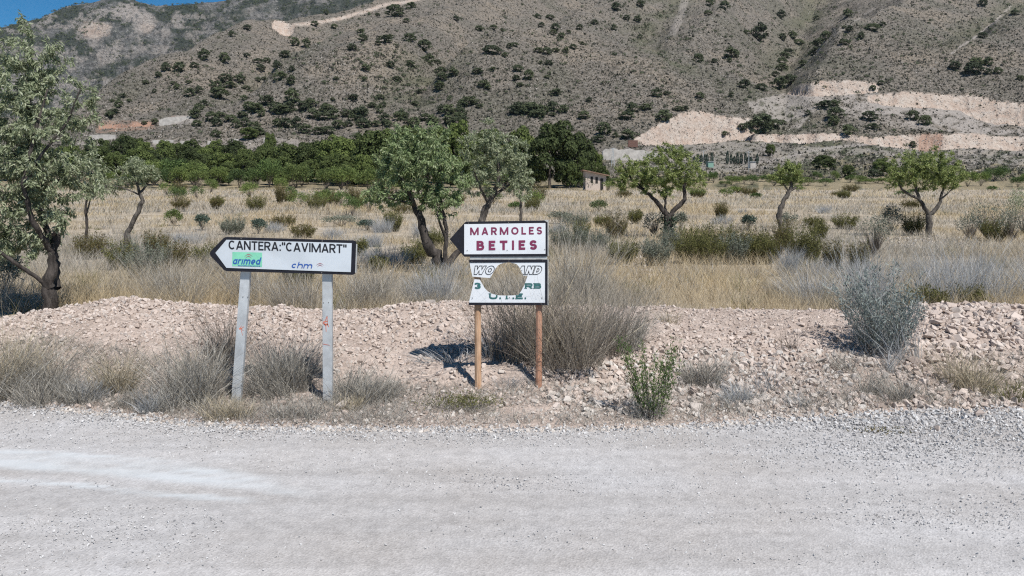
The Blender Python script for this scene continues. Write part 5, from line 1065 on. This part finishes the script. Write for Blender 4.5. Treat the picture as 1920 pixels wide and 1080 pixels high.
near('mat_plant', 'low brownish-green mat plant in front of the left wooden post', 868, 7.3, [tussock(.75, .17, 1300, .004, 1.5, .5), leaves(rng.normal(0, 1, (900, 3)) * [.16, .10, .02] + [0, 0, .06], rng.normal(0, 1, (900, 3)) + [0, 0, .6], np.full(900, .03), np.full(900, .008))], [M['grey_grass'], M['olive']])
near('roadside_weed', 'straggly flattened weed on the grey gravel at the right roadside', 1650, 6.72, [tussock(.42, .10, 130, .003, 1.6, .5), leaves(rng.normal(0, 1, (260, 3)) * [.12, .05, .008] + [0, 0, .02], rng.normal(0, 1, (260, 3)), np.full(260, .03), np.full(260, .010))], [M['brown_twig'], M['rust_olive']])
near('roadside_weed', 'tiny reddish weed at the road edge right of the green shrub', 1300, 7.0, [tussock(.10, .07, 40, .004, 1, .3)], [M['rust_olive']])
# litter of dry grass along the verge and sparse weeds on the rubble
n = 70000; x = rng.uniform(-8.2, 8.2, n); y = edgeY(x) + .03 + 1.15 * rng.random(n) ** 1.0
k = (fbm(x * 1.1, y * 2.2, 3, 44) > -.16) & ((pxof(x, y) < 760) | (rng.random(n) < .5)); x, y = x[k], y[k]; n = len(x)
d = unit(rng.normal(0, 1.0, (n, 3)) * [1, 1, .4] + [0, 0, .75]); v, f = blades(np.stack([x, y, bz(x, y)], 1), d, rng.uniform(.06, .25, n), rng.uniform(.0025, .005, n), rng.uniform(.2, .8, n), 2)
tag(ob('verge_grass', mesh_np('verge_grass', v, f, M['verge'])), kind='stuff')
n = 9000; x = rng.uniform(-8.2, 8.2, n); y = rng.uniform(7.9, 10.3, n); kx = fbm(x * 2, y * 2, 3, 45) > .07; x, y = x[kx], y[kx]; n = len(x)
d = unit(rng.normal(0, .6, (n, 3)) + [0, 0, .8]); v, f = blades(np.stack([x, y, bz(x, y)], 1), d, rng.uniform(.04, .13, n), rng.uniform(.003, .005, n), rng.uniform(.2, .6, n), 2)
tag(ob('bank_weeds', mesh_np('bank_weeds', v, f, M['dead_bush']), None), kind='stuff')
# dry grass of the field
def grassfield(py0, py1, n, hgt, wf, seg, thin=0):
    px = rng.uniform(-260, 2180, n); py = rng.uniform(py0, py1, n); Y = (CZ - .25) * F / (py - HY); x = (px - 960) / F * Y; k = (Y > 11.0) & (Y < 146); x, Y, px = x[k], Y[k], px[k]
    k = fbm(x / 4, Y / 5, 3, 55) > -.15 + thin; x, Y = x[k], Y[k]; n = len(x)
    hh = hgt * (.75 + .8 * (fbm(x / 6, Y / 7, 3, 56) + .2)) * rng.uniform(.5, 1.15, n); d = unit(rng.normal(0, .28, (n, 3)) * [1, 1, 0] + [0.06, 0, 1])
    return blades(np.stack([x, Y, gz(x, Y) - .02], 1), d, hh, np.maximum(.0035, Y * wf) * rng.uniform(.6, 1.3, n), rng.uniform(.1, .6, n), seg)
gf = [grassfield(470, 585, 66000, .58, .00042, 3), grassfield(400, 475, 60000, .48, .00055, 2), grassfield(372, 402, 44000, .55, .0007, 2), grassfield(352, 374, 26000, .6, .0008, 2)]
V, Fs, mi = join([(v, f, 0) for v, f in gf]); tag(ob('dry_grass', mesh_np('dry_grass', V, Fs, M['straw'])), kind='stuff')
# weeds nobody could count between the shrubs: little olive and grey tufts
px = rng.uniform(-250, 2170, 900); py = HY + 14 + 225 * rng.random(900) ** 1.25; Y = (CZ - .25) * F / (py - HY); x = (px - 960) / F * Y; k = (Y > 11.4) & (Y < 140) & (fbm(x / 5, Y / 7, 3, 57) > -.06); x, Y = x[k], Y[k]
for nm, mt, sel in (('field_weeds', 'olive', rng.random(len(x)) < .35), ('field_twigs', 'verge', None)):
    if sel is None: sel = ~last
    last = sel; xs, Ys = x[sel], Y[sel]; m = 46; i = np.repeat(np.arange(len(xs)), m); far = np.maximum(1, Ys[i] / 20); Hh = rng.uniform(.18, .55, len(xs))[i]; Ww = rng.uniform(.15, .5, len(xs))[i]
    b = np.stack([xs[i] + rng.normal(0, .3, len(i)) * Ww, Ys[i] + rng.normal(0, .3, len(i)) * Ww, gz(xs[i], Ys[i]) - .02], 1); d = unit(rng.normal(0, .5, (len(i), 3)) * [1, 1, 0] + [0, 0, 1])
    v, f = blades(b, d, Hh * rng.uniform(.5, 1.1, len(i)), .008 * far ** .8, rng.uniform(.1, .5, len(i)), 3, .15); tag(ob(nm, mesh_np(nm, v, f, M[mt])), kind='stuff')
# scattered stones in the field clearings
for px0, px1, py0, py1, n in ((1170, 1240, 470, 515, 260), (1540, 1830, 443, 466, 420), (700, 830, 500, 560, 160)):
    px = rng.uniform(px0, px1, n); py = rng.uniform(py0, py1, n); Y = (CZ - .2) * F / (py - HY); x = (px - 960) / F * Y; s = rng.uniform(.02, .07, n) * Y / 18
    V, Fc = scatter_stones(np.stack([x, Y, gz(x, Y) + s * .3], 1), s, True); tag(ob('field_stones', mesh_np('field_stones', V, Fc, M['pale_stone'])), kind='stuff')

# ------------------------------------------------------------------ pine wood and far orchards
def pine_crown(seed, nl, nt, ts, low=.22):
    """domed, lobed crown: puffs of needles sitting on an uneven dome, ragged below"""
    global rng
    rng = np.random.default_rng(seed); C = []; sx, sy = rng.normal(0, .05, 2)
    for i in range(nl):
        a = i * 2.4 + rng.random() * .8; h = ((i + .5) / nl) ** .8; r = .40 * np.sqrt(max(.0, 1 - h * h)) * rng.uniform(.72, 1.08); C.append((np.cos(a) * r + sx * h, np.sin(a) * r + sy * h, low + .10 + (.90 - low - .10 - .10) * h + rng.normal(0, .05), rng.uniform(.10, .165)))
    for i in range(nl // 3): a = rng.random() * 6.28; r = rng.uniform(.05, .36); C.append((np.cos(a) * r, np.sin(a) * r, low + rng.uniform(-.08, .12), rng.uniform(.07, .12)))
    C = np.array(C); k = np.repeat(np.arange(len(C)), nt); n = len(k)
    d = unit(rng.normal(size=(n, 3)) + [0, 0, .5]); p = C[k, :3] + d * C[k, 3:4] * rng.uniform(.7, 1.05, (n, 1)) * [1.1, 1.1, .8]
    t1 = unit(np.cross(d, rng.normal(size=(n, 3)))); V = []
    for q in range(3):
        a = q * 2.09; t = t1 * np.cos(a) + np.cross(d, t1) * np.sin(a); s = np.cross(d, t); L_ = ts * rng.uniform(.7, 1.3, (n, 1)); tip = p + (t * .8 + d * .4) * L_
        V.append(np.stack([p - s * L_ * .34, p + s * L_ * .34, tip], 1))
    V = np.concatenate(V).reshape(-1, 3); return V, [np.arange(len(V)).reshape(-1, 3)]
PC = [mesh_np('crown', *pine_crown(100 + i, 24, 130, .042, .20), M['pine']) for i in range(5)]
tv, tf = tube([(0, 0, -.05), (.01, 0, .3), (-.01, .01, .62)], [.022, .018, .01], 6); PT = mesh_np('trunk', tv, tf, M['pine_bark'], smooth=True)
rp_ = random.Random(3)
def wood_pine(px, top, base, wpx, label, group):
    top += rp_.uniform(-7, 7); wpx *= rp_.uniform(.72, 1.1); h = hit(px, base, 100, 320); Y = h.y if h else 165; x = (px - 960) / F * Y; z = float(gz(x, Y)); H = CZ - (top - HY) * Y / F - z; W = wpx * Y / F * 1.05
    t = thing('pine_tree', label, 'tree', (x, Y, z), group); c = ob('crown', rp_.choice(PC), t); c.scale = (W, W * .9, H); c.rotation_euler = (0, 0, rp_.uniform(0, 6.3))
    tr = ob('trunk', PT, t); tr.scale = (H, H, H)
for a in [(1030, 222, 353, 120, 'largest dark pine, its broad crown just left of the plaster shed'), (1082, 238, 350, 80, 'right shoulder pine of the largest dark pine, beside the shed'), (975, 226, 349, 90, 'pine left of the largest dark pine, behind the greyer almond'), (1112, 268, 346, 48, 'small bright pine at the right end of the wood above the shed'), (865, 218, 346, 100, 'tall bright-topped pine behind the gap between the two middle almonds'), (705, 236, 346, 105, 'broad dark pine at the left of the leaning almond crown'), (648, 244, 345, 100, 'broad dark pine second left of the leaning almond'), (508, 246, 318, 30, 'lone dark pine on the terrace beside the pale wall piece'), (468, 230, 262, 44, 'dark pine on the terrace above the white wall pieces'), (1545, 282, 318, 44, 'lone dark pine on the grassy bench right of the small leaning almond'), (1445, 268, 292, 26, 'small dark pine on the quarry bench above the small leaning almond'), (1592, 302, 333, 30, 'low round pine under the lone dark pine on the grassy bench'), (1655, 294, 330, 44, 'dark pine behind the left of the rightmost almond crown')]: wood_pine(*a, None)
G1 = 'pines packed in the wood behind the dry field'
RANK = []
for k in range(13): RANK.append((170 + k * 27, (262, 256, 254, 258, 268, 262, 270, 258, 272, 252, 262, 276, 266)[k], 312 + (k % 3) * 4, 46 + (k % 4) * 5))
for k in range(13): RANK.append((185 + k * 34, (276, 282, 270, 280, 286, 276, 284, 280, 272, 282, 268, 276, 270)[k], 330 + (k % 3) * 3, 50 + (k % 4) * 5))
for k in range(12): RANK.append((255 + k * 36, (300, 296, 304, 298, 306, 296, 302, 300, 292, 300, 288, 294)[k], 346 + (k % 3), 44 + (k % 3) * 6))
RANK += [(540, 264, 338, 60), (500, 268, 336, 56), (582, 256, 340, 66), (625, 247, 342, 72), (672, 238, 343, 84), (722, 234, 344, 88), (770, 234, 345, 84), (820, 228, 344, 76), (920, 230, 345, 84), (615, 258, 340, 76), (580, 264, 340, 70), (735, 284, 350, 60), (1060, 292, 353, 50), (1000, 290, 353, 50), (945, 284, 353, 60), (890, 286, 352, 60), (840, 290, 352, 60), (1130, 300, 347, 34), (1092, 296, 352, 40), (60, 258, 340, 70), (120, 262, 340, 64), (0, 262, 340, 70), (685, 288, 350, 56), (645, 284, 349, 56)]
for px, top, base, wd_ in RANK:
    wood_pine(px + rp_.uniform(-6, 6), top + rp_.uniform(-3, 3), base, wd_, *((('rear-rank pine of the wood, its top against the pale terraces', 'rear rank of the pine wood') if base < 325 else ('middle-rank pine of the wood, its crown rising over the front rank', 'middle rank of the pine wood') if base < 341 else ('front-rank pine of the wood, standing at the edge of the dry field', 'front rank of the pine wood'))))
def bush_crown(seed, n, ll):
    global rng
    rng = np.random.default_rng(seed); (a, b) = leafball(1, 1, n, ll, 24); return a, b
LB = []
for i in range(4):
    a, b = bush_crown(300 + i, 1800, .065); LB.append((mesh_np('stems', *a, M['brown_twig']), mesh_np('foliage', *b, M['limeleaf']), mesh_np('foliage', *b, M['bushleaf'])))
def far_tree(px, base, wpx, hpx, label, group, lime, y0=60):
    h = hit(px, base, y0, 320); Y = h.y if h else 130; x = (px - 960) / F * Y; t = thing('orchard_tree', label, 'tree', (x, Y, float(gz(x, Y))), group); m = rp_.choice(LB)
    for nm, me in (('stems', m[0]), ('foliage', m[1 if lime else 2])): o = ob(nm, me, t); o.scale = (wpx * Y / F, wpx * Y / F, hpx * Y / F); o.rotation_euler = (0, 0, rp_.uniform(0, 6))
for px, b, wp, hp in [(290, 348, 60, 56), (325, 349, 66, 62), (365, 350, 60, 54), (505, 352, 50, 64), (555, 353, 56, 56), (640, 356, 60, 54), (705, 357, 60, 50), (300, 352, 40, 42), (338, 352, 44, 44), (372, 352, 40, 40), (410, 350, 40, 44), (448, 353, 46, 40), (480, 352, 40, 44), (505, 350, 44, 44), (545, 353, 44, 40), (566, 350, 50, 46), (612, 355, 52, 44), (650, 356, 56, 48), (690, 357, 56, 46), (735, 358, 50, 44), (395, 362, 34, 30), (470, 366, 34, 30), (525, 362, 36, 34), (200, 352, 40, 36), (240, 352, 36, 34), (860, 352, 50, 40), (1010, 352, 40, 30), (1062, 352, 36, 34), (1088, 350, 30, 30)]:
    li = rp_.random() < .6; far_tree(px, b, wp, hp, ('yellow-green' if li else 'deeper green') + ' orchard tree along the foot of the pine wood', ('yellow-green' if li else 'deeper green') + ' orchard trees before the pine wood', li)
for i in range(46):
    px = 1150 + i * 17.5 + rp_.uniform(-8, 8); far_tree(px, 346 + rp_.uniform(-7, 5), rp_.uniform(20, 46), rp_.uniform(9, 27) + (8 if px > 1780 else 0), ('low tree of the far orchard line left of the broad forked almond' if px < 1740 else 'low tree of the far orchard line right of the broad forked almond'), ('orchard trees far right, nearer the shed' if px < 1740 else 'orchard trees at the right edge'), rp_.random() < .5)
# cypresses of the quarry yard
def cyp():
    global rng
    rng = np.random.default_rng(8); n = 260; z = rng.random(n); r = .5 * np.sin(np.pi * np.clip(z * .9 + .08, 0, 1)) ** .7; a = rng.random(n) * 6.28; p = np.stack([np.cos(a) * r * .8, np.sin(a) * r * .8, z], 1)
    v, f = leaves(p, np.stack([np.cos(a) * .3, np.sin(a) * .3, np.ones(n)], 1) + rng.normal(0, .2, (n, 3)), np.full(n, .16), np.full(n, .16)); return mesh_np('cypress', v, f, M['teal'])
CY = cyp()
for i, px in enumerate([1302, 1309, 1315, 1322, 1326, 1335, 1364, 1371, 1377, 1383, 1390, 1398, 1404, 1408, 1420, 1240, 1232]):
    hp = rp_.uniform(15, 25); h = hit(px, 308, 140); Y = h.y if h else 240; o = ob('cypress', CY, None, (h.x, Y, h.z)); o.scale = (6.5 * Y / F, 6.5 * Y / F, hp * rp_.uniform(.7, 1.05) * Y / F)
    tag(o, 'small dark columnar cypress in the row on the quarry yard', 'tree', 'cypresses on the quarry yard')

# ------------------------------------------------------------------ pines and scrub on the slopes
HP = []
for i in range(5):
    v, f = pine_crown(200 + i, 12, 34, .10, .12); tv, tf = tube([(0, 0, -.1), (0, 0, .35)], [.03, .02], 4); V, Fs, mi = join([(v, f, 0), (tv, tf[:1], 1)]); HP.append(mesh_np('pine_tree', V, Fs, [M['pine_far'], M['pine_bark']], mi))
C3 = [(775,162,40),(855,155,45),(905,168,30),(1175,92,50),(1105,90,40),(1125,143,35),(1340,150,50),(1205,155,60),(1240,200,45),(1280,178,30),(1190,185,40),(1425,125,40),(1605,103,40),(1665,110,45),(1535,155,45),(1550,40,60),(1680,20,60),(1720,150,25),(1680,210,30),(850,275,90),(945,260,40),(975,250,40),(920,310,40),(1110,280,50),(1155,290,50),(1205,280,40),(1262,285,45),(1305,262,50),(1355,242,30),(1075,333,20),(1120,350,30),(1165,355,40),(995,385,55),(850,390,40),(765,400,55),(630,412,60),(560,400,60),(565,430,70),(555,480,70),(800,470,60),(825,490,50),(860,432,25),(1055,425,70),(985,440,45),(1160,432,35),(1005,475,40),(885,460,20),(435,517,35),(275,360,55),(390,355,60),(310,440,45),(495,335,60),(540,348,45),(135,380,60),(200,345,15),(130,445,35),(70,545,60),(175,588,55),(218,545,45),(237,588,35),(415,580,40),(720,560,90),(680,580,60),(775,595,40),(1205,517,60),(1395,560,40),(1100,540,25),(1365,648,65),(1640,605,75),(1605,645,80),(1715,598,70),(1775,525,55),(1828,525,35),(1805,485,25),(1815,655,80),(1900,610,50),(1480,730,90),(1610,752,85),(1450,780,60),(1540,760,40),(985,615,80),(1070,612,80),(1135,615,70),(1185,640,40),(205,245,35),(240,215,70),(275,205,40),(120,210,60),(105,170,40),(60,265,60),(465,260,80),(385,210,60),(445,200,25),(645,105,40),(365,115,40),(300,60,90),(390,30,50),(155,80,30),(205,80,35)]
C4 = [(360,178,40),(440,190,110),(560,210,50),(620,200,60),(655,237,50),(555,85,50),(145,70,50),(235,35,60),(150,15,50),(275,300,75),(265,340,40),(180,338,45),(90,330,60),(930,75,60),(752,100,40),(805,205,65),(760,250,75),(910,235,55),(940,158,50),(1003,205,45),(1070,150,75),(1125,135,40),(595,290,60),(570,310,60),(560,345,60),(555,380,60),(520,415,50),(680,350,60),(730,300,50),(610,440,90),(540,470,90),(345,472,65),(445,490,60),(95,535,55),(275,535,35),(430,650,35),(10,610,40),(795,585,80),(850,580,60),(860,640,90),(850,680,70),(705,635,40),(1050,650,80),(1065,705,60),(1105,620,30),(1295,648,80),(1365,680,70),(985,520,30),(800,490,30),(1095,565,25),(1115,465,40),(1155,455,30),(1070,500,40),(1530,370,65),(1640,385,100),(1650,345,70),(1720,350,55),(1720,405,45),(1775,400,50),(1900,435,40),(1690,20,50),(1870,65,50),(1830,30,30),(1685,195,60),(240,750,40),(335,722,60),(440,700,140),(520,690,90),(935,735,70),(1260,818,30),(1295,815,40),(1080,970,70),(400,705,70),(480,695,70),(560,685,50)]
C2 = [(1305,190,50),(1390,155,45),(1095,365,45),(1010,380,70),(935,380,60),(985,410,25),(820,463,40),(890,422,40),(975,465,35),(995,490,40),(870,512,30),(690,538,40),(635,565,30),(670,590,50),(725,565,30),(620,640,60),(1150,315,70),(1260,330,70),(1385,310,40),(1060,460,35),(1065,520,70),(1120,505,50),(1230,520,100),(1215,490,70),(1270,440,70),(1345,440,70),(1290,475,60),(1370,550,45),(1385,490,40),(1450,445,40),(1485,440,35),(1500,340,40),(1450,340,50),(1465,380,60),(1575,430,60),(1560,370,60),(1640,455,60),(1640,390,40),(1600,300,70),(1660,240,60),(1720,245,60),(1770,130,50),(1880,150,40),(1835,70,40),(1890,440,30),(1870,560,30),(1145,580,50),(1120,610,70),(1440,600,90),(1500,560,80),(1580,610,100),(1640,545,100),(1750,570,90),(1840,600,80),(640,620,50),(1100,640,70),(1110,690,60),(1190,660,70),(1240,640,60),(1220,690,60),(1300,660,70),(1360,640,60),(1380,690,60),(1330,700,60),(1400,600,70),(1470,640,50),(1550,600,80),(1620,600,80),(1700,600,80),(1760,640,80),(1820,650,80),(1880,640,80),(1560,690,70),(1610,690,80),(1670,690,70),(1720,720,80),(1790,730,80),(1850,730,70),(1900,700,70),(1215,750,60),(870,685,40),(920,680,40),(810,690,30),(1430,700,60),(1440,740,90)]
L_ = [(cx / 3, cy / 3, wz / 3) for cx, cy, wz in C2] + [(640 + cx / 3, cy / 3, wz / 3) for cx, cy, wz in C3] + [(1280 + cx / 3, cy / 3, wz / 3) for cx, cy, wz in C4]
for _ in range(34): L_.append((rp_.uniform(640, 870), rp_.uniform(205, 232), rp_.uniform(14, 26)))
for _ in range(16): L_.append((rp_.uniform(960, 1060), rp_.uniform(198, 215), rp_.uniform(12, 24)))
def where(px, py):
    if px > 1440 and 150 <= py: return 'dark round pine on the benches and scree of the pink quarry'
    if px > 1250 and py >= 205: return 'dark pine at the edge of the lower quarry cut'
    if px > 1760: return 'small dark pine high on the far right slope'
    if px > 1540: return 'dark pine on the slope right of the pine-filled gully'
    if px > 1420: return 'dark pine crowding the gully above the upper quarry face'
    if px > 1180: return 'dark pine on the open slope left of the pine-filled gully'
    if px > 1000 and py > 120: return 'dark pine on the lower middle slope above the pine wood'
    if px > 1000: return 'dark pine on the upper middle slope'
    if px > 850: return 'dark pine in the middle gully between two spurs'
    if px > 640 and py > 175: return 'dark pine in the dense belt at the foot of the middle slope'
    if px > 640: return 'dark pine on the grey middle-left spur'
    if py > 180 and px > 340: return 'dark pine in the thick growth at the foot of the left spur'
    if py < 70: return 'small dark pine near the pale rock scar on the left spur'
    return 'dark pine scattered over the left spur'
L_.sort(key=lambda q: -q[2])
def put_pine(px, py, wz):
    h = hit(px, py + .36 * wz, 150)
    if h is None: return None
    return h, wz * h.y / F
cnt = 0; extra = []
for px, py, wz in L_:
    r = put_pine(px, py, wz)
    if r is None: continue
    h, W = r
    if cnt >= 292: extra.append((h, W)); continue
    o = ob('pine_tree', rp_.choice(HP), None, h); s = W * 1.03; o.scale = (s * rp_.uniform(.85, 1.4), s * .95, s * rp_.uniform(.6, .95)); o.rotation_euler = (0, 0, rp_.choice((0, 3.14)) + rp_.uniform(-.5, .5)); cnt += 1
    lab = where(px, py); tag(o, lab, 'tree', 'hill pines: ' + lab)
rng = np.random.default_rng(1234)
HANG = np.maximum.accumulate((HZ - CZ) / HYr[None], 1)
def hitv(px, py):
    a = (px - 960) / F; i = np.clip(np.round((a - HA[0]) / (HA[1] - HA[0])).astype(int), 0, len(HA) - 1); t = (HY - py) / F; j = np.full(len(px), -1)
    o = np.argsort(i); b = np.searchsorted(i[o], np.arange(len(HA) + 1))
    for c in range(len(HA)):
        s = o[b[c]:b[c+1]]
        if len(s): j[s] = np.searchsorted(HANG[c], t[s])
    k = (j >= 0) & (j < len(HYr) - 2); j2 = np.clip(j, 0, len(HYr) - 1); Y = HYr[j2] - rng.random(len(a)) * (HYr[j2] - HYr[np.maximum(j2 - 1, 0)]); r = HROCK[i, j2].max(-1)
    x = a * Y; return x[k], Y[k], gz(x[k], Y[k]), r[k]
def tufts(x, y, z, s, hgt, m):
    n = len(x); V = []
    for q in range(m):
        a = rng.random(n) * 6.283; d = np.stack([np.cos(a), np.sin(a) * .8, 0 * a], 1); e = np.stack([-np.sin(a), np.cos(a), 0 * a], 1); b = np.stack([x, y, z - .08 * s], 1) + d * (s * rng.uniform(0, .4, n))[:, None]
        V.append(np.stack([b - e * (s * .38)[:, None], b + e * (s * .38)[:, None], b + d * (s * .35)[:, None] + np.array([0, 0, 1]) * (s * hgt * rng.uniform(.6, 1.2, n))[:, None]], 1))
    V = np.stack(V, 1).reshape(-1, 3); return V, [np.arange(len(V)).reshape(-1, 3)]
x, y, z, r = hitv(rng.uniform(-180, 2100, 110000), rng.uniform(-60, 338, 110000)); k = (rng.random(len(x)) > r * .97) & (fbm(x / 30, y / 40, 3, 19) > -.2 - .2 * rng.random(len(x))); x, y, z = x[k], y[k], z[k]
s = rng.uniform(.35, 1.15, len(x)) * (.55 + y / 1100) * (1 + .8 * (rng.random(len(x)) < .06)); tag(ob('hill_scrub', mesh_np('hill_scrub', *tufts(x, y, z, s, .75, 3), M['scrub'])), kind='stuff')
x, y, z, r = hitv(rng.uniform(-180, 2100, 30000), rng.uniform(-60, 330, 30000)); k = fbm(x / 25, y / 35, 3, 29) > -.05 - .6 * r; x, y, z = x[k], y[k], z[k]
s = rng.uniform(.18, .6, len(x)) * (.5 + y / 900); V, Fc = scatter_stones(np.stack([x, y, z + .1 * s], 1), s, True); tag(ob('hill_rocks', mesh_np('hill_rocks', V, Fc, M['hill_rock'])), kind='stuff')
# small pines and bushes too little to pick out, and the dark growth of the far mountain
x, y, z, r = hitv(rng.uniform(-150, 2080, 9000), rng.uniform(-60, 300, 9000)); g = np.zeros(len(x))
for pl, hgt, wd_ in GULLIES: g = np.maximum(g, np.exp(-(pdist(x, y, pline(pl)) / 22) ** 2))
k = (rng.random(len(x)) < .16 + .5 * g + .25 * (fbm(x / 60, y / 80, 3, 39) > .12)) & (r < .3); x, y, z = x[k], y[k], z[k]; s = rng.uniform(.8, 2.6, len(x)) * (.6 + y / 1200)
if extra: x = np.append(x, [h.x for h, _ in extra]); y = np.append(y, [h.y for h, _ in extra]); z = np.append(z, [h.z for h, _ in extra]); s = np.append(s, [W for _, W in extra])
def minipines(x, y, z, s):
    n = len(x); m = 30; d = unit(rng.normal(size=(n, m, 3)) + [0, 0, .3]); d[..., 2] = np.abs(d[..., 2]) * rng.choice([1, 1, -.3], (n, m)); sc = s[:, None, None]
    p = np.stack([x, y, z + .34 * s], 1)[:, None] + d * sc * .42 * rng.uniform(.7, 1.1, (n, m, 1)) * np.concatenate([rng.uniform(.8, 1.9, (n, 1, 1)), np.ones((n, 1, 1)), rng.uniform(.6, 1, (n, 1, 1))], 2); t = unit(np.cross(d, rng.normal(size=(n, m, 3)))); b = np.cross(d, t)
    V = np.stack([p - t * sc * .14, p + t * sc * .14, p + b * sc * .24 + d * sc * .06], 2).reshape(-1, 3); return V, [np.arange(len(V)).reshape(-1, 3)]
tag(ob('hill_bushes', mesh_np('hill_bushes', *minipines(x, y, z, s), M['pine_far'])), kind='stuff')
n = 26000; ii = rng.integers(0, len(MA) - 1, n); jj = rng.integers(0, len(MY) - 1, n); k = rng.random(n) < .04 + .9 * MG[ii, jj, 0]; ii, jj = ii[k], jj[k]
x = MA[ii] * MY[jj] + rng.normal(0, 1.5, len(ii)); y = MY[jj] + rng.normal(0, 1.5, len(ii)); tag(ob('mountain_woods', mesh_np('mountain_woods', *[q if i else q for i, q in enumerate(minipines(x, y, MZ[ii, jj], rng.uniform(3, 8, len(ii))))], M['pine_far'])), kind='stuff')

# within each group of look-alikes, the ones that stand out get words of their own
def single_out(objs, base, pxs, sizes):
    """objs share a label; name the extremes by what sets them apart"""
    def setl(i, txt):
        if objs[i]['label'] == base: objs[i]['label'] = txt
    if len(objs) < 4: return
    pxs = np.array(pxs); sizes = np.array(sizes)
    setl(int(sizes.argmax()), 'largest ' + base)
    setl(int(pxs[:, 0].argmin()), 'leftmost ' + base); setl(int(pxs[:, 0].argmax()), 'rightmost ' + base)
    setl(int(pxs[:, 1].argmin()), 'highest-standing ' + base); setl(int(pxs[:, 1].argmax()), 'lowest-standing ' + base)
    setl(int(sizes.argmin()), 'smallest ' + base)
    d = np.hypot(pxs[:, None, 0] - pxs[None, :, 0], pxs[:, None, 1] - pxs[None, :, 1]) + np.eye(len(pxs)) * 1e6
    setl(int(d.min(1).argmax()), 'most isolated ' + base)
by = {}
for o in SC.objects:
    if o.parent is None and o.get('label') and o.get('group'): by.setdefault(o['label'], []).append(o)
for lab, os_ in by.items():
    pp = []; sz = []
    for o in os_:
        l = o.location; pp.append((960 + F * l.x / l.y, HY - F * (l.z - CZ) / l.y)); sc_ = o.scale if o.type == 'MESH' else [c for c in o.children if c.name.startswith(('crown', 'foliage'))][0].scale; sz.append(max(sc_) / l.y)
    single_out(os_, lab, pp, sz)

# ------------------------------------------------------------------ the air between here and the hills
hm = bpy.data.materials.new('haze'); hm.use_nodes = True; ht = hm.node_tree; ht.nodes.clear()
ho = ht.nodes.new('ShaderNodeOutputMaterial'); hv = ht.nodes.new('ShaderNodeVolumePrincipled'); hv.inputs['Color'].default_value = (.80, .88, 1, 1); hv.inputs['Density'].default_value = .00003; hv.inputs['Anisotropy'].default_value = .2
ht.links.new(hv.outputs[0], ho.inputs['Volume'])
o = boxm('haze', -2700, 2700, -60, 2300, -3, 720, hm); tag(o, kind='stuff')
